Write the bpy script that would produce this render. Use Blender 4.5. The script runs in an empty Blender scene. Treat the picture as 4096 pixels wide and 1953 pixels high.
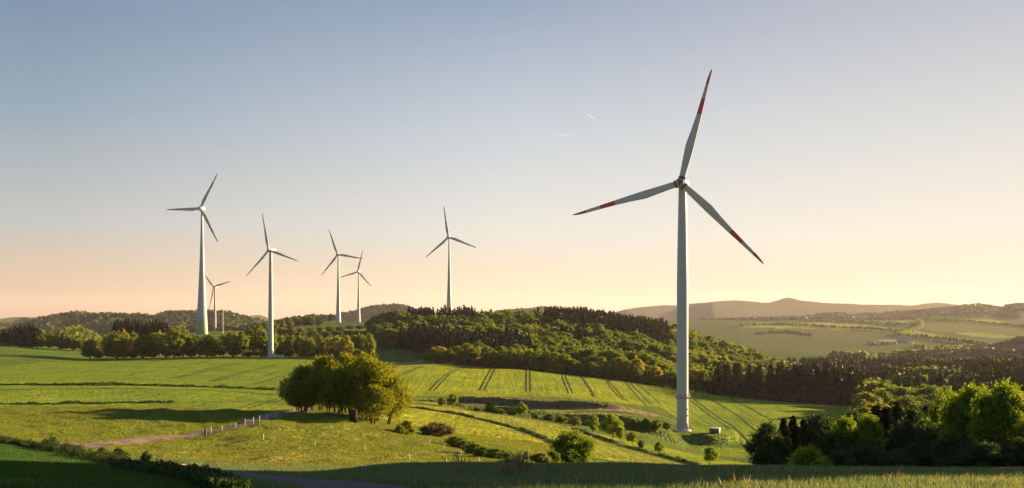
import bpy, math, numpy as np
from mathutils import Vector, Matrix

# ------------------------------------------------------------------ camera, sky, sun, exposure
sc = bpy.context.scene
COL = sc.collection
R = math.radians
F, CX, HY = 1100.0, 512.0, 312.0            # focal length, principal column and horizon row of a 1024 wide picture
SUN_AZ, SUN_EL = R(60), R(10)
EXPO = 1.75

cam_d = bpy.data.cameras.new('camera'); cam = bpy.data.objects.new('camera', cam_d); COL.objects.link(cam)
cam_d.sensor_width = 36; cam_d.lens = 36 * F / 1024; cam_d.shift_y = (HY - 244) / 1024
cam_d.clip_start = 0.1; cam_d.clip_end = 200000
cam.rotation_euler = (R(90), 0, 0)
sc.camera = cam

w = bpy.data.worlds.new('World'); sc.world = w; w.use_nodes = True
wn, wl = w.node_tree.nodes, w.node_tree.links
bg = wn['Background']
sky = wn.new('ShaderNodeTexSky'); sky.sky_type = 'NISHITA'; sky.sun_disc = False
sky.sun_elevation = SUN_EL; sky.sun_rotation = SUN_AZ
sky.air_density = 1.0; sky.dust_density = 1.6; sky.ozone_density = 1.6; sky.altitude = 300
bg.inputs[1].default_value = 0.05
def _lin(c): return [(v / 255 / 12.92 if v < 10 else ((v / 255 + .055) / 1.055) ** 2.4) for v in c]
def _world():
    # dusk haze band low in the sky: warm at the horizon, paler towards the sun; the Nishita dome takes over above it
    tc = wn.new('ShaderNodeTexCoord'); sp = wn.new('ShaderNodeSeparateXYZ'); wl.new(tc.outputs['Generated'], sp.inputs[0])
    def mth(op, a, b=None):
        k = wn.new('ShaderNodeMath'); k.operation = op; k.use_clamp = False
        for i, v in enumerate((a, b)):
            if v is None: continue
            if isinstance(v, (int, float)): k.inputs[i].default_value = v
            else: wl.new(v, k.inputs[i])
        return k.outputs[0]
    def mr(v, a, b):
        k = wn.new('ShaderNodeMapRange'); k.inputs[1].default_value = a; k.inputs[2].default_value = b; wl.new(v, k.inputs[0]); return k.outputs[0]
    hor = mth('SQRT', mth('ADD', mth('MULTIPLY', sp.outputs[0], sp.outputs[0]), mth('MULTIPLY', sp.outputs[1], sp.outputs[1])))
    sc_ = mth('DIVIDE', mth('ADD', mth('MULTIPLY', sp.outputs[0], math.sin(SUN_AZ)), mth('MULTIPLY', sp.outputs[1], math.cos(SUN_AZ))), mth('ADD', hor, 1e-4))
    elev = mth('DIVIDE', sp.outputs[2], .6)
    def ramp(stops):
        k = wn.new('ShaderNodeValToRGB'); e = k.color_ramp.elements
        while len(e) < len(stops): e.new(.5)
        for el, (p, c) in zip(e, stops): el.position = p / .6; q = math.exp(1.7e-5 * min(13500, 172 / max(p, .006))); el.color = (*[v * q * 2 ** -EXPO for v in _lin(c)], 1)
        wl.new(elev, k.inputs[0]); return k.outputs[0]
    back = ramp([(0, (172, 160, 168)), (.08, (162, 172, 190)), (.2, (130, 154, 182)), (.6, (98, 126, 162))])
    left = ramp([(0, (206, 168, 138)), (.0083, (213, 178, 145)), (.04, (214, 193, 168)), (.076, (193, 195, 190)), (.173, (150, 169, 184)), (.2466, (128, 150, 174)), (.6, (102, 130, 166))])
    mid = ramp([(0, (247, 209, 170)), (.0109, (248, 214, 176)), (.04, (240, 222, 196)), (.0745, (231, 228, 217)), (.1633, (201, 209, 216)), (.2688, (153, 169, 192)), (.6, (108, 134, 168))])
    rght = ramp([(0, (252, 212, 178)), (.0141, (252, 220, 186)), (.0678, (246, 234, 218)), (.1492, (223, 222, 217)), (.2466, (192, 196, 205)), (.6, (114, 138, 170))])
    sunr = ramp([(0, (255, 222, 170)), (.07, (255, 238, 205)), (.2, (240, 235, 225)), (.6, (100, 124, 156))])
    def mix(f, a, b):
        k = wn.new('ShaderNodeMix'); k.data_type = 'RGBA'; wl.new(f, k.inputs[0]); wl.new(a, k.inputs[6]); wl.new(b, k.inputs[7]); return k.outputs[2]
    c = mix(mr(sc_, -.6, .125), back, left)
    c = mix(mr(sc_, .125, .5), c, mid); c = mix(mr(sc_, .5, .82), c, rght); c = mix(mr(sc_, .82, 1.0), c, sunr)
    g = wn.new('ShaderNodeVectorMath'); g.operation = 'SCALE'; wl.new(c, g.inputs[0]); g.inputs['Scale'].default_value = 1 / .05
    wl.new(mix(mr(sp.outputs[2], .3, .6), g.outputs[0], sky.outputs[0]), bg.inputs[0])
_world()

sl = bpy.data.lights.new('sun', 'SUN'); sl.energy = 5.0; sl.angle = R(0.6); sl.color = (1.0, 0.69, 0.33)
so = bpy.data.objects.new('sun', sl); COL.objects.link(so)
SUN = Vector((math.sin(SUN_AZ) * math.cos(SUN_EL), math.cos(SUN_AZ) * math.cos(SUN_EL), math.sin(SUN_EL)))
so.rotation_euler = SUN.to_track_quat('Z', 'Y').to_euler()
so.location = SUN * 500

sc.view_settings.view_transform = 'Standard'; sc.view_settings.look = 'None'
sc.view_settings.exposure = EXPO; sc.view_settings.gamma = 1
cy = sc.cycles
cy.max_bounces = 5; cy.diffuse_bounces = 3; cy.glossy_bounces = 2; cy.transmission_bounces = 3; cy.volume_bounces = 0
cy.transparent_max_bounces = 6; cy.use_denoising = True; cy.caustics_reflective = False; cy.caustics_refractive = False

# ------------------------------------------------------------------ small maths
def hash2(ix, iy, s):
    n = (ix.astype(np.int64) * 374761393 + iy.astype(np.int64) * 668265263 + s * 974634777) & 0xFFFFFFFF
    n = ((n ^ (n >> 13)) * 1274126177) & 0xFFFFFFFF
    return ((n ^ (n >> 16)) & 0xFFFF) / 65535.0
def vn(x, y, s=0):
    x = np.asarray(x, float); y = np.asarray(y, float)
    ix, iy = np.floor(x), np.floor(y); fx, fy = x - ix, y - iy
    fx = fx * fx * (3 - 2 * fx); fy = fy * fy * (3 - 2 * fy)
    a = hash2(ix, iy, s); b = hash2(ix + 1, iy, s); c = hash2(ix, iy + 1, s); d = hash2(ix + 1, iy + 1, s)
    return (a + (b - a) * fx) * (1 - fy) + (c + (d - c) * fx) * fy - 0.5
def sstep(a, b, x):
    t = np.clip((x - a) / (b - a), 0, 1); return t * t * (3 - 2 * t)
def pchip(xs, ys, q):
    xs, ys = np.array(xs, float), np.array(ys, float)
    h = np.diff(xs); m = np.diff(ys) / h
    t = np.zeros(len(xs)); t[0], t[-1] = m[0], m[-1]
    for i in range(1, len(xs) - 1):
        if m[i - 1] * m[i] > 0:
            w1, w2 = 2 * h[i] + h[i - 1], h[i] + 2 * h[i - 1]
            t[i] = (w1 + w2) / (w1 / m[i - 1] + w2 / m[i])
    k = np.clip(np.searchsorted(xs, q) - 1, 0, len(h) - 1)
    s = np.clip((q - xs[k]) / h[k], 0, 1)
    return (ys[k] * (1 + 2 * s) * (1 - s) ** 2 + h[k] * t[k] * s * (1 - s) ** 2
            + ys[k + 1] * s * s * (3 - 2 * s) + h[k] * t[k + 1] * s * s * (s - 1))
def inpoly(px, py, poly):
    r = np.zeros(np.shape(px), bool); n = len(poly)
    for i in range(n):
        (x1, y1), (x2, y2) = poly[i], poly[(i + 1) % n]
        if y1 == y2: continue
        c = ((y1 > py) != (y2 > py)) & (px < (x2 - x1) * (py - y1) / (y2 - y1) + x1)
        r ^= c
    return r

# ------------------------------------------------------------------ the lie of the land: survey lines fanning out from the viewpoint
PROF = {
 -160: '30:486 60:462 90:447 104:441 125:430.5 145:420 158:414 170:410 207:404 300:386 350:378.5 520:366 800:347 850:347 1100:352 1500:346 2000:341',
 0:    '30:486 60:462 90:447 104:441 125:430.5 145:420 158:414 170:410 207:404 300:386 350:378.5 520:366 800:345 850:345 1100:351 1500:345 2000:340',
 85:   '30:486 60:466 85:455 108:447 128:436 148:424 163:414.5 175:410 210:404 300:387 350:380 520:368 690:357.5 800:352 900:350 1100:350 1500:345 2000:340',
 130:  '30:486 60:469 85:458 110:450 130:438 150:425 165:415 178:410 212:404 300:387 350:380 520:368 690:357 800:352 900:350 1100:350 1500:345 2000:340',
 200:  '30:486 60:473 85:463 110:453 140:437 160:424 173:415.5 185:411 216:405 300:390 350:383 500:371 650:357 720:356.5 900:345 1200:333 1300:332 1500:336 2140:331 2400:333',
 260:  '30:486 55:477 75:470 110:455 145:431 165:419 182:413.5 200:410.5 235:406 300:395 350:387 500:371.5 650:357 720:357 900:347 1200:338 1500:333 2140:331 2400:333',
 300:  '30:486 55:478 75:471 110:455.5 150:432 185:413 200:411 240:410 280:404 350:389 500:372 650:357.5 720:357 900:346 1200:332 1400:326 1600:323 2170:322 2400:323',
 340:  '30:486 55:476 75:470 110:457 150:434 178:416 200:412 240:410 280:404 350:391 480:375 620:361 700:357 850:349 1200:333 1430:323.5 1600:322 2170:321.6 2400:323',
 380:  '30:486 60:469 75:466 100:463 150:439 172:425 200:419 240:411 300:403 400:389 500:377 610:365 660:361 780:352 900:341 1100:329 1400:326 1600:324 2170:323 2400:324',
 400:  '30:486 60:467 75:465 100:464 150:442 178:428 230:418 270:410 300:405.5 400:395 480:386 620:364 680:362 780:350 900:340 1050:326 1200:328 1600:340 2170:335',
 430:  '30:486 60:466 75:465 100:465 150:446 190:432 240:423 300:411 340:405 400:399 430:395 620:363.5 640:363 700:361 800:349 950:330 1100:329 1300:335 1700:345',
 470:  '30:486 60:466 75:465 100:466 150:450 200:435 260:423 330:411.5 380:409 440:400.5 620:367.5 650:367 720:360 850:342 1000:328 1100:328 1300:335 1700:345',
 520:  '30:486 60:466 75:466 100:468 150:456 200:440 260:428 320:418 345:416 385:414 440:406.5 600:371 640:370 700:364 850:343 1000:326 1100:325 1300:332 1700:345',
 560:  '30:486 60:466 75:467 100:473 150:462 200:447 260:435 320:425 345:424 385:418.5 440:409.5 590:376 640:374 700:368 850:345 1000:325 1100:324 1300:330 1700:345',
 600:  '30:486 60:466 75:468 100:478 150:468 200:455 260:442 300:434 345:428 385:419 440:410 590:380 640:378 700:373 850:350 1000:328 1100:326 1300:332 1700:346',
 640:  '30:486 60:466 75:469 100:482 150:472 200:460 260:450 300:440 350:430 385:422 440:413 580:385 640:382 700:378 850:357 1000:335 1100:332 1300:338 1600:352 2500:352 3300:336 4500:321.5',
 690:  '30:486 60:467 75:471 100:487 150:476 200:468 260:460 300:456 345:450.5 366:446 382:439 440:422 520:403 575:393 640:393 700:390 850:368 1000:345 1100:343 1300:350 1600:358 2500:352 3300:336 4500:321.5',
 740:  '30:486 60:467 75:472 100:490 150:480 200:471 260:461 300:456 350:449 382:440 400:433 460:420 530:404 570:398 640:399 700:396 850:382 1000:365 1100:362 1300:366 1600:362 2500:352 3300:336 4500:321.5',
 790:  '30:487 60:468 75:473 100:492 150:484 200:474 260:463 350:445 450:422 520:408 560:402.5 640:402 800:392 1000:383 1300:373 1600:366 2500:352 3300:336 4500:321',
 850:  '30:487 60:469 75:474 100:494 150:487 200:477 260:465 350:447 450:427 540:408 600:404 800:393 1000:383 1300:373 1600:366 2500:351 3300:336 4500:321',
 920:  '30:487 60:470 75:475 100:495 150:489 250:462 350:440 450:427 560:414 700:404 900:388 1200:376 1600:366 2500:350 3300:334 4500:320.5',
 1024: '30:487 60:471 75:476 100:495 150:489 250:462 350:440 450:425 560:410 700:397 900:382 1200:374 1600:364 2200:350 2500:347 3300:333 4500:320',
 1190: '30:487 60:471 75:473 100:478 150:465 250:450 350:435 450:423 560:410 700:397 900:384 1200:374 1600:364 2200:350 2500:347 3300:333 4500:320',
}
RIDGES = [  # depth, front slope, crest line
 (1500, .10, [(40,345),(55,338),(70,331),(80,329.5),(92,335),(110,348)]),
 (3000, .16, [(-160,322),(-60,328),(0,332),(20,325),(45,318),(62,314),(80,312.7),(100,315),(112,314),(130,315.5),(150,315.5),(170,313.2),(190,311.7),(205,311.2),(222,312),(240,315),(252,318.5),(270,323),(300,329),(330,336)]),
 (5000, .12, [(-160,318),(0,317),(22,315.7),(50,316),(70,320),(100,326)]),
 (4600, .12, [(295,323),(315,318),(330,313.5),(350,311),(370,308),(385,305.7),(395,305),(405,306.7),(420,311),(435,315),(450,322)]),
 (9000, .1,  [(235,321),(245,317.5),(251,315),(258,315),(266,317.5),(276,321)]),
 (6000, .1,  [(440,318),(490,313),(500,310),(512,309),(530,309),(545,307.5),(560,309),(580,311),(600,314),(620,320)]),
 (2200, .12, [(940,362),(965,353),(990,345),(1010,340),(1024,337.5),(1080,334),(1190,333)]),
 (5500, .1,  [(735,322),(749,317.5),(775,317.2),(800,316),(835,313),(860,311.5),(868,312.7),(890,311),(915,310.3),(935,308.7),(955,306),(975,303.9),(1000,304.6),(1024,303.6),(1100,304),(1190,306)]),
 (8500, .1,  [(590,318),(612,312),(629,308.3),(640,306.5),(660,304.6),(690,303),(730,300.4),(749,302),(768,303.4),(775,301.2),(785,298.6),(790,298.4),(796,300),(810,302),(830,304),(860,305.4),(890,305.4),(910,305),(928,303.6),(950,304),(962,305.5),(1024,309),(1190,310)]),
]
UMIN, UMAX = math.log(1.2), math.log(13000)
UG = np.linspace(UMIN, UMAX, 700); DG = np.exp(UG)
PXG = np.arange(-160, 1191, 5.0)
def _table():
    cols = []; keys = sorted(PROF)
    for k in keys:
        pts = [(1.2, -1.72), (5, -2.1), (14, -3.1)]
        for t in PROF[k].split():
            d, y = map(float, t.split(':')); pts.append((d, -(y - HY) * d / F))
        d1, z1 = pts[-1]
        if d1 < 3000: pts += [(d1 * 1.25, min(z1 * 1.05 - 15, -40)), (3000, -75), (4500, -60)]
        pts += [(13000, -120)]
        cols.append(pchip([math.log(p[0]) for p in pts], [p[1] for p in pts], UG))
    cols = np.array(cols)
    T = np.array([np.interp(PXG, keys, cols[:, j]) for j in range(len(UG))]).T
    ker = np.exp(-np.arange(-6, 7) ** 2 / (2 * 2.2 ** 2)); ker /= ker.sum()
    P = np.pad(T, ((6, 6), (0, 0)), 'edge')
    T = sum(ker[i] * P[i:i + len(PXG)] for i in range(13))
    for D, s, cr in RIDGES:
        xs = [c[0] for c in cr]; yy = pchip(xs, [c[1] for c in cr], np.clip(PXG, xs[0], xs[-1])) + .9 * vn(PXG / 13, PXG * 0 + D, 9) + .6 * vn(PXG / 6, PXG * 0 + D, 10)
        zc = (HY - yy) * D / F - (9 if 1600 < D < 7000 else 0)
        out = np.maximum(np.maximum(xs[0] - PXG, PXG - xs[-1]), 0) * D / F
        if xs[0] <= -160 or xs[-1] >= 1190:
            pass
        zc = zc - out * .25
        c = D * .006
        Dv = (D * (1 + .05 * vn(PXG / 45, PXG * 0 + D, 21) + .03 * vn(PXG / 17, PXG * 0 + D, 22)))[:, None]; zc = zc * Dv[:, 0] / D
        wk = np.exp(-np.arange(-24, 25) ** 2 / (2 * 11.0 ** 2)); wk /= wk.sum(); zp = np.pad(zc, 24, 'edge'); zs = sum(wk[i_] * zp[i_:i_ + len(zc)] for i_ in range(49))
        zz = zs[:, None] + (zc - zs)[:, None] * np.exp(-((DG[None] - Dv) / (.045 * D)) ** 2)
        rr = zz - np.sqrt(((DG[None] - Dv) * s) ** 2 + c * c) + c
        m = np.maximum(T, rr); h = np.maximum(8 - np.abs(T - rr), 0) / 8
        T = m + h * h * 8 * .25
    return T
TAB = _table()
def bank(px, d, line, hs, wdt, fade):
    """a step in the ground: line = its foot (column, depth), hs = its height"""
    db = np.interp(px, [p[0] for p in line], [p[1] for p in line])
    h = np.interp(px, [p[0] for p in hs], [p[1] for p in hs])
    t = d - db
    return h * sstep(0, wdt, t) * (1 - sstep(wdt, fade, t))
def height(x, y):
    x = np.asarray(x, float); y = np.asarray(y, float)
    az = np.arctan2(x, y); r = np.hypot(x, y) + 1e-6
    azc = np.clip(az, math.atan((-160 - CX) / F), math.atan((1190 - CX) / F))
    px = CX + F * np.tan(azc); d = np.clip(r * np.cos(azc), 1.21, 12990)
    a = (px + 160) / 5.0; i = np.clip(a.astype(int), 0, len(PXG) - 2); fa = a - i
    u = (np.log(d) - UMIN) / (UG[1] - UG[0]); j = np.clip(u.astype(int), 0, len(UG) - 2); fu = u - j
    z = (TAB[i, j] * (1 - fa) * (1 - fu) + TAB[i + 1, j] * fa * (1 - fu) + TAB[i, j + 1] * (1 - fa) * fu + TAB[i + 1, j + 1] * fa * fu)
    z = z + bank(px, d, [(420, 390), (470, 390), (560, 390), (640, 386)], [(425, 0), (465, 2.6), (500, 3.7), (570, 3.5), (610, 2.3), (645, 0)], 7.5, 200)
    z = z + bank(px, d, [(440, 341), (500, 343), (560, 346), (640, 347), (700, 345)], [(445, 0), (475, 1.8), (530, 2.6), (600, 4.0), (650, 4.2), (672, 2.8), (690, 0)], 5.5, 150)
    m = np.hypot((x - 60) / 21.0, (y - 385) / 17.0)                           # turbine mound
    zm = -41.0
    z = z + (zm - z) * (1 - sstep(.84, 1.03, m)) * (np.abs(d - 385) < 60)
    z = z + 19 * np.exp(-((.5 * x - .866 * y + 44) / 18) ** 2 / 2 - ((.866 * x + .5 * y - 121) / 13) ** 2 / 2)   # unseen wooded knoll to the right, shaped to shade the foreground
    back = sstep(R(95), R(150), np.abs(az)); z = z + back * (0.05 * np.minimum(r, 900) + 1.2)
    near = sstep(3, 20, r)
    z = z + near * (.35 * vn(x / 19, y / 19, 1) + .16 * vn(x / 5, y / 5, 2) + (r > 60) * 1.2 * sstep(60, 250, r) * vn(x / 90, y / 90, 3))
    z = z + sstep(60, 95, d) * (1 - sstep(190, 240, d)) * (.5 * vn(x / 3.1, y / 4.3, 4) + .24 * vn(x / 1.4, y / 1.7, 5))
    z = z + sstep(1700, 3000, r) * (5 * vn(x / 160, y / 160, 6) + 3 * vn(x / 45, y / 45, 7) + sstep(2500, 4500, r) * 9 * vn(x / 420, y / 420, 8) + sstep(5500, 7500, r) * 26 * vn(x / 650, y / 900, 18))
    return z

# terrain sheet: rings of points round the viewpoint
az_f = np.radians(np.arange(-28.6, 32.2, 0.105))
az_o = np.radians(np.concatenate([np.arange(33.5, 180, 2.4), np.arange(-180, -29.5, 2.4)]))
AZ = np.sort(np.concatenate([az_f, az_o]))
RR = np.concatenate([np.geomspace(1.5, 20, 40)[:-1], np.geomspace(20, 325, 300)[:-1], np.geomspace(325, 412, 70)[:-1], np.geomspace(412, 1500, 140)[:-1], np.geomspace(1500, 6000, 115)[:-1], np.geomspace(6000, 12800, 30)])
GA, GR = np.meshgrid(AZ, RR)
GX, GY = GR * np.sin(GA), GR * np.cos(GA)
GZ = height(GX, GY)
LR = np.log(RR)
def ground(x, y):
    """height of the built ground sheet itself (bilinear on its grid)"""
    x = np.asarray(x, float); y = np.asarray(y, float)
    a = np.arctan2(x, y); r = np.clip(np.hypot(x, y), RR[0], RR[-1] * .999)
    i = np.clip(np.searchsorted(AZ, a) - 1, 0, len(AZ) - 2); j = np.clip(np.searchsorted(RR, r) - 1, 0, len(RR) - 2)
    fa = np.clip((a - AZ[i]) / (AZ[i + 1] - AZ[i]), 0, 1); fr = (r - RR[j]) / (RR[j + 1] - RR[j])
    return (GZ[j, i] * (1 - fa) * (1 - fr) + GZ[j, i + 1] * fa * (1 - fr) + GZ[j + 1, i] * (1 - fa) * fr + GZ[j + 1, i + 1] * fa * fr)
def at(px, py, d0=20, d1=5000):
    """the spot on the ground seen in that direction, at least d0 metres out"""
    d = np.geomspace(d0, d1, 2500); x = (px - CX) / F * d
    hit = ground(x, d) >= -(py - HY) / F * d
    k = np.argmax(hit) if hit.any() else len(d) - 1
    return np.array([x[k], d[k], float(ground(x[k], d[k]))])
def spot(px, d):
    x = (px - CX) / F * d
    return np.array([x, d, float(ground(x, d))])

# ------------------------------------------------------------------ mesh helpers
def mesh_np(name, parts, mats, smooth=False, attr=None):
    me = bpy.data.meshes.new(name)
    V = np.concatenate([np.asarray(p[0], np.float32).reshape(-1, 3) for p in parts])
    li, ls, lt, mi, off, lo = [], [], [], [], 0, 0
    for p in parts:
        f = np.asarray(p[1], np.int64); k = f.shape[1]
        li.append((f + off).ravel()); ls.append(lo + np.arange(len(f)) * k); lt.append(np.full(len(f), k)); mi.append(np.full(len(f), p[2] if len(p) > 2 else 0))
        lo += f.size; off += len(np.asarray(p[0]).reshape(-1, 3))
    li, ls, lt, mi = map(np.concatenate, (li, ls, lt, mi))
    me.vertices.add(len(V)); me.vertices.foreach_set('co', V.ravel())
    me.loops.add(len(li)); me.loops.foreach_set('vertex_index', li.astype(np.int32))
    me.polygons.add(len(ls)); me.polygons.foreach_set('loop_start', ls.astype(np.int32)); me.polygons.foreach_set('loop_total', lt.astype(np.int32))
    me.polygons.foreach_set('material_index', mi.astype(np.int32))
    if smooth: me.polygons.foreach_set('use_smooth', np.ones(len(ls), bool))
    for m in mats: me.materials.append(m)
    me.update(calc_edges=True)
    if attr:
        for an, (typ, data) in attr.items():
            a = me.attributes.new(an, typ, 'POINT'); a.data.foreach_set('color' if typ == 'FLOAT_COLOR' else 'value', np.asarray(data, np.float32).ravel())
    return me
def obj(name, me, parent=None, loc=(0, 0, 0), rz=0.0, label=None, cat=None, group=None, kind=None):
    o = bpy.data.objects.new(name, me); COL.objects.link(o)
    o.location = loc; o.rotation_euler = (0, 0, rz)
    if parent: o.parent = parent
    if label: o['label'] = label
    if cat: o['category'] = cat
    if group: o['group'] = group
    if kind: o['kind'] = kind
    return o
def thing(name, loc, label, cat, group=None, rz=0.0):
    return obj(name, None, None, loc, rz, label, cat, group)
def tube(pts, rad, n=8, cap=True):
    P = np.array(pts, float); T = np.gradient(P, axis=0); T /= np.linalg.norm(T, axis=1)[:, None] + 1e-9
    up = np.array([0, 0, 1.0]) if abs(T[0][2]) < .9 else np.array([1.0, 0, 0])
    V = []
    for p, t, r in zip(P, T, rad):
        a = np.cross(up, t); a /= np.linalg.norm(a) + 1e-9; b = np.cross(t, a)
        th = np.arange(n) * 2 * math.pi / n
        V.append(p + r * (np.cos(th)[:, None] * a + np.sin(th)[:, None] * b))
    V = np.concatenate(V); k = np.arange(n); Fc = []
    for i in range(len(P) - 1):
        Fc.append(np.stack([i * n + k, i * n + (k + 1) % n, (i + 1) * n + (k + 1) % n, (i + 1) * n + k], 1))
    Fc = np.concatenate(Fc)
    if cap:
        V = np.concatenate([V, P[:1], P[-1:]]); a, b = len(V) - 2, len(V) - 1; m = (len(P) - 1) * n
        c0 = np.stack([np.full(n, a), (k + 1) % n, k, np.full(n, a)], 1)[:, :3]; c1 = np.stack([np.full(n, b), m + k, m + (k + 1) % n], 1)
        return [(V, Fc), (np.zeros((0, 3)), np.zeros((0, 4), int))][:1] + [(V, np.concatenate([c0, c1]))]
    return [(V, Fc)]
def lathe(prof, n=32):
    return tube([(0, 0, z) for r, z in prof], [r for r, z in prof], n)
def box(c, s, rz=0.0):
    x, y, z = np.array(s) / 2
    V = np.array([(-x, -y, -z), (x, -y, -z), (x, y, -z), (-x, y, -z), (-x, -y, z), (x, -y, z), (x, y, z), (-x, y, z)], float)
    ca, sa = math.cos(rz), math.sin(rz); V = V @ np.array([[ca, sa, 0], [-sa, ca, 0], [0, 0, 1]]) + np.array(c)
    return [(V, np.array([(0, 3, 2, 1), (4, 5, 6, 7), (0, 1, 5, 4), (1, 2, 6, 5), (2, 3, 7, 6), (3, 0, 4, 7)]))]
def withm(parts, m): return [(p[0], p[1], m) for p in parts]
def bevel(o, wd, seg=2):
    b = o.modifiers.new('bevel', 'BEVEL'); b.width = wd; b.segments = seg; b.limit_method = 'ANGLE'

# ------------------------------------------------------------------ materials
def mat(name):
    m = bpy.data.materials.new(name); m.use_nodes = True
    return m, m.node_tree.nodes, m.node_tree.links, m.node_tree.nodes['Principled BSDF']
def mathn(n, l, op, a, b=None, c=None):
    k = n.new('ShaderNodeMath'); k.operation = op
    for i, v in enumerate((a, b, c)):
        if v is None: continue
        if isinstance(v, (int, float)): k.inputs[i].default_value = v
        else: l.new(v, k.inputs[i])
    return k.outputs[0]
def mixc(n, l, f, a, b, blend='MIX'):
    k = n.new('ShaderNodeMix'); k.data_type = 'RGBA'; k.blend_type = blend
    for s, v in ((0, f), (6, a), (7, b)):
        if hasattr(v, 'links') or hasattr(v, 'is_linked'): l.new(v, k.inputs[s])
        elif s == 0: k.inputs[0].default_value = v
        else: k.inputs[s].default_value = (*v, 1)
    return k.outputs[2]
def noise(n, l, scale, detail=3, vec=None, rough=.55):
    k = n.new('ShaderNodeTexNoise'); k.inputs['Scale'].default_value = scale; k.inputs['Detail'].default_value = detail; k.inputs['Roughness'].default_value = rough
    if vec is not None: l.new(vec, k.inputs['Vector'])
    return k
def ramp(n, l, v, a, b, lo=0., hi=1.):
    k = n.new('ShaderNodeMapRange'); k.inputs[1].default_value = a; k.inputs[2].default_value = b; k.inputs[3].default_value = lo; k.inputs[4].default_value = hi
    l.new(v, k.inputs[0]); return k.outputs[0]
def rough_normal(n, l, pos, scale, amt, zamt=.3):
    """standing blades: facets tilted every way, as in a normal map of a sward"""
    nz = noise(n, l, scale, 2, pos, .8)
    v = n.new('ShaderNodeVectorMath'); v.operation = 'SUBTRACT'; l.new(nz.outputs['Color'], v.inputs[0]); v.inputs[1].default_value = (.5, .5, .5)
    s = n.new('ShaderNodeVectorMath'); s.operation = 'MULTIPLY'; l.new(v.outputs[0], s.inputs[0]); s.inputs[1].default_value = (amt, amt, amt * zamt)
    g = n.new('ShaderNodeNewGeometry')
    a = n.new('ShaderNodeVectorMath'); a.operation = 'ADD'; l.new(g.outputs['Normal'], a.inputs[0]); l.new(s.outputs[0], a.inputs[1])
    m = n.new('ShaderNodeVectorMath'); m.operation = 'NORMALIZE'; l.new(a.outputs[0], m.inputs[0])
    return m.outputs[0]
def ground_mat():
    m, n, l, b = mat('farmland'); m.cycles.use_bump_map_correction = False
    at_ = n.new('ShaderNodeAttribute'); at_.attribute_name = 'field'
    am = n.new('ShaderNodeAttribute'); am.attribute_name = 'wood'
    g = n.new('ShaderNodeNewGeometry'); pos = g.outputs['Position']
    mp = n.new('ShaderNodeMapping'); mp.inputs['Rotation'].default_value = (0, 0, R(2.6)); mp.inputs['Scale'].default_value = (1.3, .03, .3); l.new(pos, mp.inputs[0])
    st = noise(n, l, 1.0, 3, mp.outputs[0]); fine = noise(n, l, 1.6, 4, pos, .7); big = noise(n, l, .035, 4, pos)
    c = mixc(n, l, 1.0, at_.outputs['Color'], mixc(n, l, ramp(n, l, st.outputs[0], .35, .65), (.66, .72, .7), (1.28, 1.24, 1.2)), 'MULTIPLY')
    c = mixc(n, l, 1.0, c, mixc(n, l, ramp(n, l, fine.outputs[0], .3, .7), (.66, .7, .66), (1.3, 1.28, 1.3)), 'MULTIPLY')
    mid = noise(n, l, .22, 5, pos, .65)
    c = mixc(n, l, 1.0, c, mixc(n, l, ramp(n, l, mid.outputs[0], .32, .68), (.74, .82, .8), (1.24, 1.16, 1.1)), 'MULTIPLY')
    c = mixc(n, l, 1.0, c, mixc(n, l, ramp(n, l, big.outputs[0], .3, .7), (.72, .82, .85), (1.24, 1.14, 1.05)), 'MULTIPLY')
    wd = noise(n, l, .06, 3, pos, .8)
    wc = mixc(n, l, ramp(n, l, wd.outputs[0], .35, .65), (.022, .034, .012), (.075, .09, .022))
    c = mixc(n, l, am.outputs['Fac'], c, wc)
    l.new(c, b.inputs['Base Color']); b.inputs['Roughness'].default_value = .85; b.inputs['Specular IOR Level'].default_value = .1
    b.inputs['Sheen Weight'].default_value = .08; b.inputs['Sheen Roughness'].default_value = .5; b.inputs['Sheen Tint'].default_value = (.75, .8, .3, 1)
    l.new(rough_normal(n, l, pos, 2.2, 9.0), b.inputs['Normal'])
    return m
def leaf_mat(name, dark, light, extra=None, trans=.35, var=.5):
    m, n, l, b = mat(name)
    g = n.new('ShaderNodeNewGeometry'); oi = n.new('ShaderNodeObjectInfo'); ta = n.new('ShaderNodeAttribute'); ta.attribute_name = 'tint'
    sc3 = n.new('ShaderNodeSeparateColor'); l.new(oi.outputs['Color'], sc3.inputs[0])
    tone = mathn(n, l, 'FRACT', mathn(n, l, 'ADD', sc3.outputs[0], ta.outputs['Fac']))
    f = mathn(n, l, 'ADD', mathn(n, l, 'MULTIPLY', g.outputs['Random Per Island'], 1 - var), mathn(n, l, 'MULTIPLY', tone, var))
    c = mixc(n, l, f, dark, light)
    if extra is not None:
        c = mixc(n, l, mathn(n, l, 'GREATER_THAN', tone, .78), c, mixc(n, l, .6, c, extra))
    l.new(c, b.inputs['Base Color']); b.inputs['Roughness'].default_value = .6; b.inputs['Specular IOR Level'].default_value = .2
    t = n.new('ShaderNodeBsdfTranslucent'); l.new(mixc(n, l, 1.0, c, (1.35, 1.25, .6), 'MULTIPLY'), t.inputs[0])
    mx = n.new('ShaderNodeMixShader'); mx.inputs[0].default_value = trans
    l.new(b.outputs[0], mx.inputs[1]); l.new(t.outputs[0], mx.inputs[2]); l.new(mx.outputs[0], n['Material Output'].inputs[0])
    return m
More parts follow.
